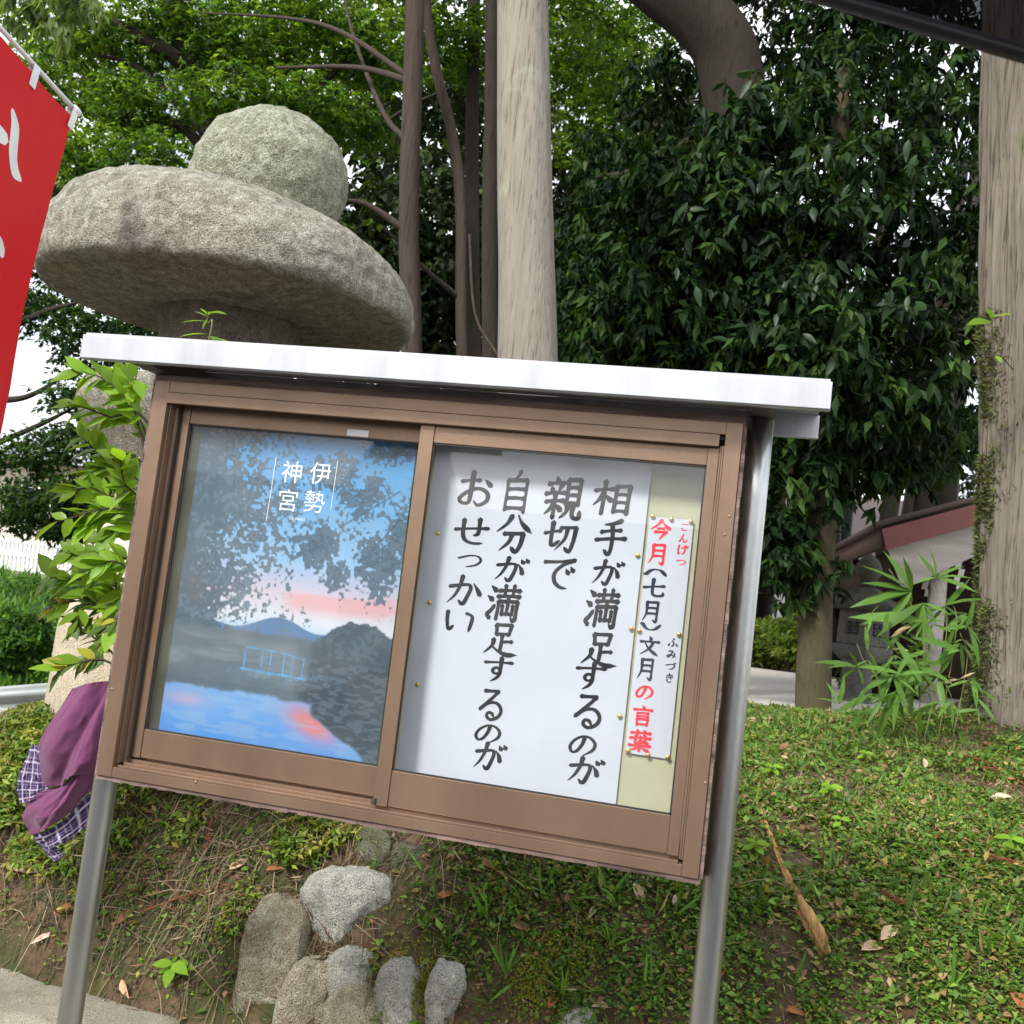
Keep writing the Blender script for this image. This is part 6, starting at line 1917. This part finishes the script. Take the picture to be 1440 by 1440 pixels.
leftw = lambda x, y: sstep(0.02, 0.25, y - (2.65 - 0.12 * x)) * (1 - 0.95 * sstep(-1.25, -0.6, x))
strands(6500, leftw, 0.06, 0.28, 0.0022, [(0.17, 0.13, 0.085), (0.24, 0.19, 0.12), (0.11, 0.075, 0.05), (0.12, 0.115, 0.06), (0.07, 0.05, 0.035), (0.05, 0.06, 0.03)], 0.045)
litter(7000, -2.5, -0.2, 2.75, 4.6, 0.02, 0.09, 0.003, DRY, lambda x, y: leftw(x, y), 0.03)
litter(60000, -3.0, 2.0, 2.6, 6.4, 0.012, 0.05, 0.0035, DRY, lambda x, y: sstep(0.12, 0.4, y - (2.65 - 0.12 * x)) * sstep(0.60, 0.42, fbm(x * 2.6, y * 2.6, 5.0, 4)) * 0.9 + 0.10, 0.015)
litter(2600, -1.2, 1.8, 2.7, 6.2, 0.02, 0.05, 0.014, [(0.24, 0.14, 0.08), (0.34, 0.23, 0.14), (0.15, 0.08, 0.045)], lambda x, y: 0.2 + 0.5 * (fbm(x * 3, y * 3, 4.0, 3) > 0.52), 0.03)
litter(5000, -2.6, 1.5, 2.45, 3.3, 0.012, 0.06, 0.003, DRY, lambda x, y: 0.5 + 0 * x, 0.01)
o = m.build('dry_litter', vcol_mat('dry_litter', 0.9, 0.1), None, False)
tag(o, 'dry grass stems and needle litter tangled over the bank', 'litter')
struct(o, 'stuff')

# yellow moss between the rocks
m = MB()
for (u, v, r) in ((588, 1400, 0.035), (560, 1370, 0.02), (606, 1385, 0.02), (800, 1350, 0.05), (745, 1390, 0.03)):
    p = on_ground(u, v)
    N = 500
    q = p + rng.normal(0, 1, (N, 3)) * np.array([r, r, 0])
    q[:, 2] = ground_z(q[:, 0], q[:, 1]) + rng.random(N) * 0.01
    q[:, 1] -= 0.02
    V, F, li = leaf_arrays(q, unit(rng.normal(0, 0.6, (N, 3)) + np.array([0, -0.5, 0.6])), rand_dirs(N), 0.012, 0.004)
    m.add(V, F, palette(N, [(0.20, 0.22, 0.02), (0.28, 0.27, 0.03)])[li])
o = m.build('moss', M['leaf_ground'], None, False)
tag(o, 'yellow-green moss between the pale stones', 'moss')
struct(o, 'stuff')

# tufts of longer grass
M['blade'] = obj_leaf_mat('grass_blade', (0.10, 0.20, 0.03), 0.5, 0.4, 0.35)
me_bl = leaf_obj_mesh('blade', 0.11, 0.0085, M['blade'], 0.2, 0.35)
tufts = [(800, 1400, 9, 'on bare soil below the board'), (715, 1375, 10, 'on the bank below the board'), (640, 1330, 9, 'on the bank below the board'), (530, 1225, 8, 'on the bank below the board'),
         (905, 1400, 10, 'on bare soil below the board'), (860, 1330, 7, 'on the bank below the board'), (1005, 1330, 6, 'beside the steel post'), (1015, 1370, 6, 'beside the steel post'),
         (1215, 1410, 7, 'on the open slope'), (1330, 1110, 10, 'on the open slope'), (1380, 1300, 9, 'on the open slope'), (1270, 1290, 8, 'on the open slope'), (1130, 1040, 10, 'on the open slope'), (1240, 1060, 10, 'on the open slope'), (1170, 1230, 6, 'on the open slope'), (1400, 1180, 9, 'on the open slope'), (1330, 1390, 7, 'on the open slope'), (940, 1290, 7, 'on the bank below the board'), (690, 1290, 7, 'on the bank below the board'),
         (1120, 1380, 6, 'on the open slope'), (1090, 1300, 6, 'on the open slope'), (1230, 1180, 7, 'on the open slope'), (1350, 1240, 8, 'on the open slope'), (1420, 1330, 9, 'on the open slope'), (1290, 1360, 6, 'on the open slope'), (1380, 1075, 8, 'on the open slope'), (760, 1260, 8, 'on the bank below the board'), (860, 1265, 8, 'on the bank below the board'), (600, 1240, 7, 'on the bank below the board')]
for (u, v, n, where) in tufts:
    p = on_ground(u, v)
    t = thing('grass_tuft', 'tuft of long green grass blades ' + where, 'grass tuft', p, 'grass tufts ' + where)
    for k in range(n):
        place_leaf(me_bl, t, p + np.array([rng.normal(0, 0.012), rng.normal(0, 0.012), -0.006]), unit(rng.normal(0, 0.5, 3) + [0, -0.2, 0.8]), unit(rng.normal(0, 0.4, 3) + [0, -0.8, 0.5]), rng.uniform(0.5, 1.25), 'blade')

# seedlings
me_sd = leaf_obj_mesh('leaf', 0.045, 0.026, M['leaf_bush'], 0.2, 0.2)
me_wd = leaf_obj_mesh('leaf', 0.075, 0.042, M['leaf_bush'], 0.18, 0.3)
def seedling(u, v, n, me, label, s=1.0, h=0.05):
    p = on_ground(u, v)
    t = thing('seedling', label, 'plant', p)
    top = p + np.array([0, -0.01, h])
    tube_obj('stem', [p + np.array([0, 0, -0.01]), top], [0.0018, 0.0012], M['twig_green'], t, 5)
    for k in range(n):
        a = 2 * math.pi * (k + rng.random() * 0.5) / n
        place_leaf(me, t, top - np.array([0, 0, 0.012 * (k % 2)]), (math.cos(a), math.sin(a) * 0.8, 0.1 - 0.35 * (k % 2)), (0.1 * rng.normal(), -0.55, 0.85), s * rng.uniform(0.8, 1.1))
seedling(240, 1388, 7, me_wd, 'broad-leaved green weed at the foot of the bank near the grey post', 1.0, 0.07)
seedling(1060, 1206, 6, me_sd, 'yellow-green seedling next to the broken bark strip', 1.0)
seedling(1165, 1125, 6, me_sd, 'light green seedling in the middle of the open slope', 1.1)
seedling(1180, 1172, 5, me_sd, 'small light seedling below another on the open slope', 0.8)
seedling(1215, 1075, 6, me_sd, 'bright seedling among brown leaves near the slope top', 0.9)
seedling(1420, 1200, 5, me_wd, 'heart-leaved weed near the curled reddish twig', 0.8)
seedling(1420, 1010, 8, me_wd, 'bright leafy weed at the foot of the furrowed trunk', 0.9, 0.09)
seedling(1300, 1032, 7, me_wd, 'yellowish leafy weed at the slope top below the bamboo', 0.8, 0.06)
seedling(1085, 1095, 6, me_sd, 'lobed green seedling beside the steel post', 1.0)

# fallen leaves
def dead_leaf_mat(name, col):
    return plain(name, col, 0.8, 0, 0.2, 0.25, 25)
M['dl_tan'] = dead_leaf_mat('tan_dead_leaf', (0.42, 0.29, 0.19))
M['dl_brown'] = dead_leaf_mat('brown_dead_leaf', (0.20, 0.10, 0.055))
M['dl_rust'] = dead_leaf_mat('rusty_dead_leaf', (0.28, 0.11, 0.045))
M['dl_pale'] = dead_leaf_mat('pale_dead_leaf', (0.50, 0.38, 0.28))
dl = {}
for kk, (L, W) in (('tan', (0.085, 0.036)), ('brown', (0.075, 0.032)), ('rust', (0.065, 0.028)), ('pale', (0.11, 0.026))):
    dl[kk] = leaf_obj_mesh('fallen_leaf', L, W, M['dl_' + kk], 0.45, 0.35)
WH = {'o': 'on the open grassy slope', 'b': 'on the bank under the notice board', 'l': 'on the bank near the grey post and cloth'}
for (u, v, kk, w_, a, s) in [(1315, 1215, 'pale', 'o', -30, 1.1), (1398, 1130, 'pale', 'o', 35, 1.0), (1245, 1330, 'tan', 'o', 60, 1.0), (1222, 1345, 'tan', 'o', 40, 1.0), (1240, 1055, 'tan', 'o', -10, 1.1),
                           (1058, 1018, 'tan', 'o', 20, 0.9), (1205, 1030, 'brown', 'o', 40, 1), (1140, 1155, 'tan', 'o', 10, 0.8), (1390, 1050, 'rust', 'o', -20, 1), (1258, 1160, 'brown', 'o', 0, 0.8), (1060, 1265, 'tan', 'o', -20, 1.0),
                           (1430, 1405, 'rust', 'o', -45, 1.6), (1120, 1430, 'rust', 'o', 10, 0.9), (1310, 1020, 'tan', 'o', 20, 1.0), (1100, 1060, 'brown', 'o', 60, 0.9), (1349, 1133, 'rust', 'o', 0, 0.7), (1300, 1085, 'tan', 'o', 80, 0.8), (1180, 1300, 'brown', 'o', 30, 0.8), (1010, 1390, 'rust', 'o', 80, 1.0),
                           (622, 1272, 'rust', 'b', 50, 1.0), (830, 1300, 'pale', 'b', 75, 0.7), (898, 1250, 'tan', 'b', -60, 0.8), (775, 1425, 'rust', 'b', 80, 1.0), (845, 1425, 'tan', 'b', 30, 0.8), (520, 1165, 'brown', 'b', 0, 1), (385, 1232, 'rust', 'b', 40, 0.9), (735, 1310, 'brown', 'b', 10, 0.8), (948, 1280, 'pale', 'b', 80, 0.6), (690, 1220, 'brown', 'b', -10, 0.9),
                           (52, 1335, 'pale', 'l', 60, 0.8), (30, 1230, 'tan', 'l', 25, 1.5), (90, 1290, 'rust', 'l', 50, 1.2), (180, 1385, 'tan', 'l', -60, 0.7), (170, 1305, 'brown', 'l', 80, 0.8), (75, 1400, 'rust', 'l', 10, 0.8), (330, 1230, 'tan', 'l', 60, 0.8), (215, 1150, 'brown', 'l', 20, 0.9), (140, 1220, 'rust', 'l', 0, 1.0), (225, 1165, 'rust', 'l', 40, 0.8)]:
    p = on_ground(u, v)
    a = math.radians(a)
    o = place_leaf(dl[kk], None, p + np.array([-0.03 * math.cos(a), -0.015, 0.018]), (math.cos(a), 0.5 * math.sin(a), 0.55 * math.sin(a)), unit(rng.normal(0, 0.25, 3) + [0, -0.6, 0.8]), s, 'fallen_leaf')
    word = {'tan': 'tan', 'brown': 'dark brown', 'rust': 'rusty red', 'pale': 'long pale'}[kk]
    tag(o, word + ' fallen leaf ' + WH[w_], 'leaf', word + ' fallen leaves ' + WH[w_])

# broken strip of bark on the slope
M['barkstrip'] = plain('raw_wood', (0.36, 0.21, 0.085), 0.9, 0, 0.15, 0.6, 60, 1.0, 120, (1, 0.15, 0.15))
bp_ = [on_ground(1050, 1098), on_ground(1075, 1160), on_ground(1100, 1225), on_ground(1122, 1275), on_ground(1145, 1315), on_ground(1160, 1347)]
bp_ = [p + np.array([0, -0.012, 0.012]) for p in bp_]
def splint(t, th, p):
    return (1 + 0.9 * (fbm(np.cos(th) * 3 + 3, np.sin(th) * 3, t * 14, 4) - 0.5)) * (0.5 + 0.5 * np.abs(np.cos(th + 0.7))) * (1 - 0.45 * (fbm(np.cos(th) * 5, np.sin(th) * 5, t * 3, 2) > 0.55))
o = tube_obj('bark_strip', bp_, [0.003, 0.008, 0.012, 0.021, 0.026, 0.020], M['barkstrip'], None, 18, 50, splint)
tag(o, 'broken orange-brown strip of bark lying down the slope', 'bark')

# brown cedar sprays dropped on the bank
M['cedar'] = plain('dead_cedar_spray', (0.17, 0.065, 0.035), 0.9, 0, 0.1, 0.3, 20)
def spray(u0, v0, u1, v1, label, n=26):
    a, b = on_ground(u0, v0), on_ground(u1, v1)
    a, b = a + [0, -0.015, 0.02], b + [0, -0.015, 0.02]
    mm = MB()
    mm.tube([a, (a + b) / 2 + [0, 0, 0.01], b], [0.0028, 0.0022, 0.001], 5, 8)
    ax = unit(b - a)
    L = np.linalg.norm(b - a)
    for k in range(n):
        f = 0.1 + 0.88 * k / n
        s = a + (b - a) * f + [0, 0, 0.006]
        side_ = unit(np.cross(ax, [0, -0.7, 0.7])) * (1 if k % 2 else -1)
        e = s + (ax * 0.7 + side_ * 0.5 + rng.normal(0, 0.15, 3)) * L * rng.uniform(0.15, 0.3) * (1.1 - 0.5 * f)
        mm.tube([s, (s + e) / 2 + rng.normal(0, 0.003, 3), e], [0.0022, 0.002, 0.0008], 4, 5)
    return tag(mm.build('cedar_spray', M['cedar'], None), label, 'twig')
spray(1440, 1110, 1350, 1062, 'dead reddish cedar spray near the top of the slope')
spray(1440, 1225, 1385, 1215, 'curled reddish cedar twig at the side of the slope')
spray(1285, 1290, 1235, 1262, 'small rust-red cedar tuft in the middle of the slope', 18)
spray(1150, 1075, 1100, 1052, 'dark brown cedar spray close to the steel post', 18)
spray(300, 1155, 292, 1205, 'hanging brown cedar spray in the shade under the board', 20)
spray(200, 1290, 330, 1250, 'long dry twig caught on the bank by the grey post', 8)

# ================================================================ tinted top band of a car window, built as a free-standing overhead sheet
def tint_mat():
    m, n, l, b = new_mat('tinted_window')
    b.inputs['Base Color'].default_value = (0.012, 0.013, 0.015, 1)
    b.inputs['Roughness'].default_value = 0.12
    tr = n.new('ShaderNodeBsdfTransparent')
    tr.inputs['Color'].default_value = (0.5, 0.5, 0.52, 1)
    mx = n.new('ShaderNodeMixShader')
    mx.inputs['Fac'].default_value = 0.5
    l.new(b.outputs['BSDF'], mx.inputs[1])
    l.new(tr.outputs['BSDF'], mx.inputs[2])
    l.new(mx.outputs['Shader'], n['Material Output'].inputs['Surface'])
    return m
M['tint'] = tint_mat()
Yv = 0.85
c0, c1 = P(1120, -22, Yv), P(1520, 92, Yv)
vis = thing('sunband', 'dark tinted car window canopy edge crossing the corner overhead', 'sunband', (c1[0] + 0.4, c1[1], 0.0))
ax = unit(c1 - c0)
e1 = c0 - ax * 0.15
e2 = c1 + ax * 0.45
back = np.array([0.05, -0.55, 0.16])
V = np.array([e1, e2, e2 + back, e1 + back])
V = np.vstack([V, V + [0, 0.0, 0.006]])
put('sunband_sheet', mesh_np('sunband_sheet', V, [(0, 1, 2, 3), (4, 7, 6, 5), (0, 4, 5, 1), (1, 5, 6, 2), (2, 6, 7, 3), (3, 7, 4, 0)]), M['tint'], vis)
M['black'] = plain('black_trim', (0.012, 0.012, 0.013), 0.4)
tube_obj('sunband_trim', [e1 + [0, 0, -0.004], (e1 + e2) / 2 + [0, 0, -0.004], e2 + [0, 0, -0.004]], 0.007, M['black'], vis, 10, 12)
tube_obj('post', [e2 + back * 0.5, [e2[0] + back[0] * 0.5, e2[1] + back[1] * 0.5, -0.05]], 0.02, M['black'], vis, 12)  # post added out of view to hold the window band up

# ================================================================ across the road, behind the viewer (seen only in the glass)
M['walldark'] = plain('weathered_board_wall', (0.12, 0.105, 0.09), 0.85)
gw = thing('garden_wall', 'low weathered wall across the road reflected in the glass', 'wall', (1.0, -8.1, 0.0))
box('wall', -5.0, 9.0, -8.2, -8.0, 0.0, 2.45, M['walldark'], gw, 0)
box('coping', -5.05, 9.05, -8.3, -7.9, 2.452, 2.62, M['tilegrey'], gw, 0.01)
ho = thing('house', 'tile-roofed house across the road reflected in the glass', 'house', (-9.5, -10, 0.0))
box('wall', -15.0, -5.6, -13.0, -8.4, 0.0, 2.9, M['cream'], ho, 0)
bm = bmesh.new()
vv = [bm.verts.new(v) for v in ((-15.8, -7.5, 2.7), (-5.0, -7.5, 2.7), (-5.0, -13.8, 2.7), (-15.8, -13.8, 2.7), (-15.8, -10.6, 4.9), (-5.0, -10.6, 4.9))]
for f in ((0, 1, 5, 4), (2, 3, 4, 5), (0, 4, 3), (1, 2, 5), (0, 3, 2, 1)):
    bm.faces.new([vv[i] for i in f])
bm_obj('roof', bm, M['tilegrey'], ho)
po = thing('utility_pole', 'concrete utility pole across the road reflected in the glass', 'utility pole', (-3.7, -7.4, 0.0))
tube_obj('pole', [(-3.7, -7.4, -0.1), (-3.7, -7.4, 8.5)], [0.16, 0.11], M['concrete'], po, 16)
boxes('crossarm', [(-4.5, -2.9, -7.32, -7.22, 3.2, 3.3), (-4.3, -3.1, -7.32, -7.22, 3.7, 3.8)], M['walldark'], po, 0)
print('triangles', sum(len(o.data.polygons) for o in bpy.data.objects if o.type == 'MESH'))
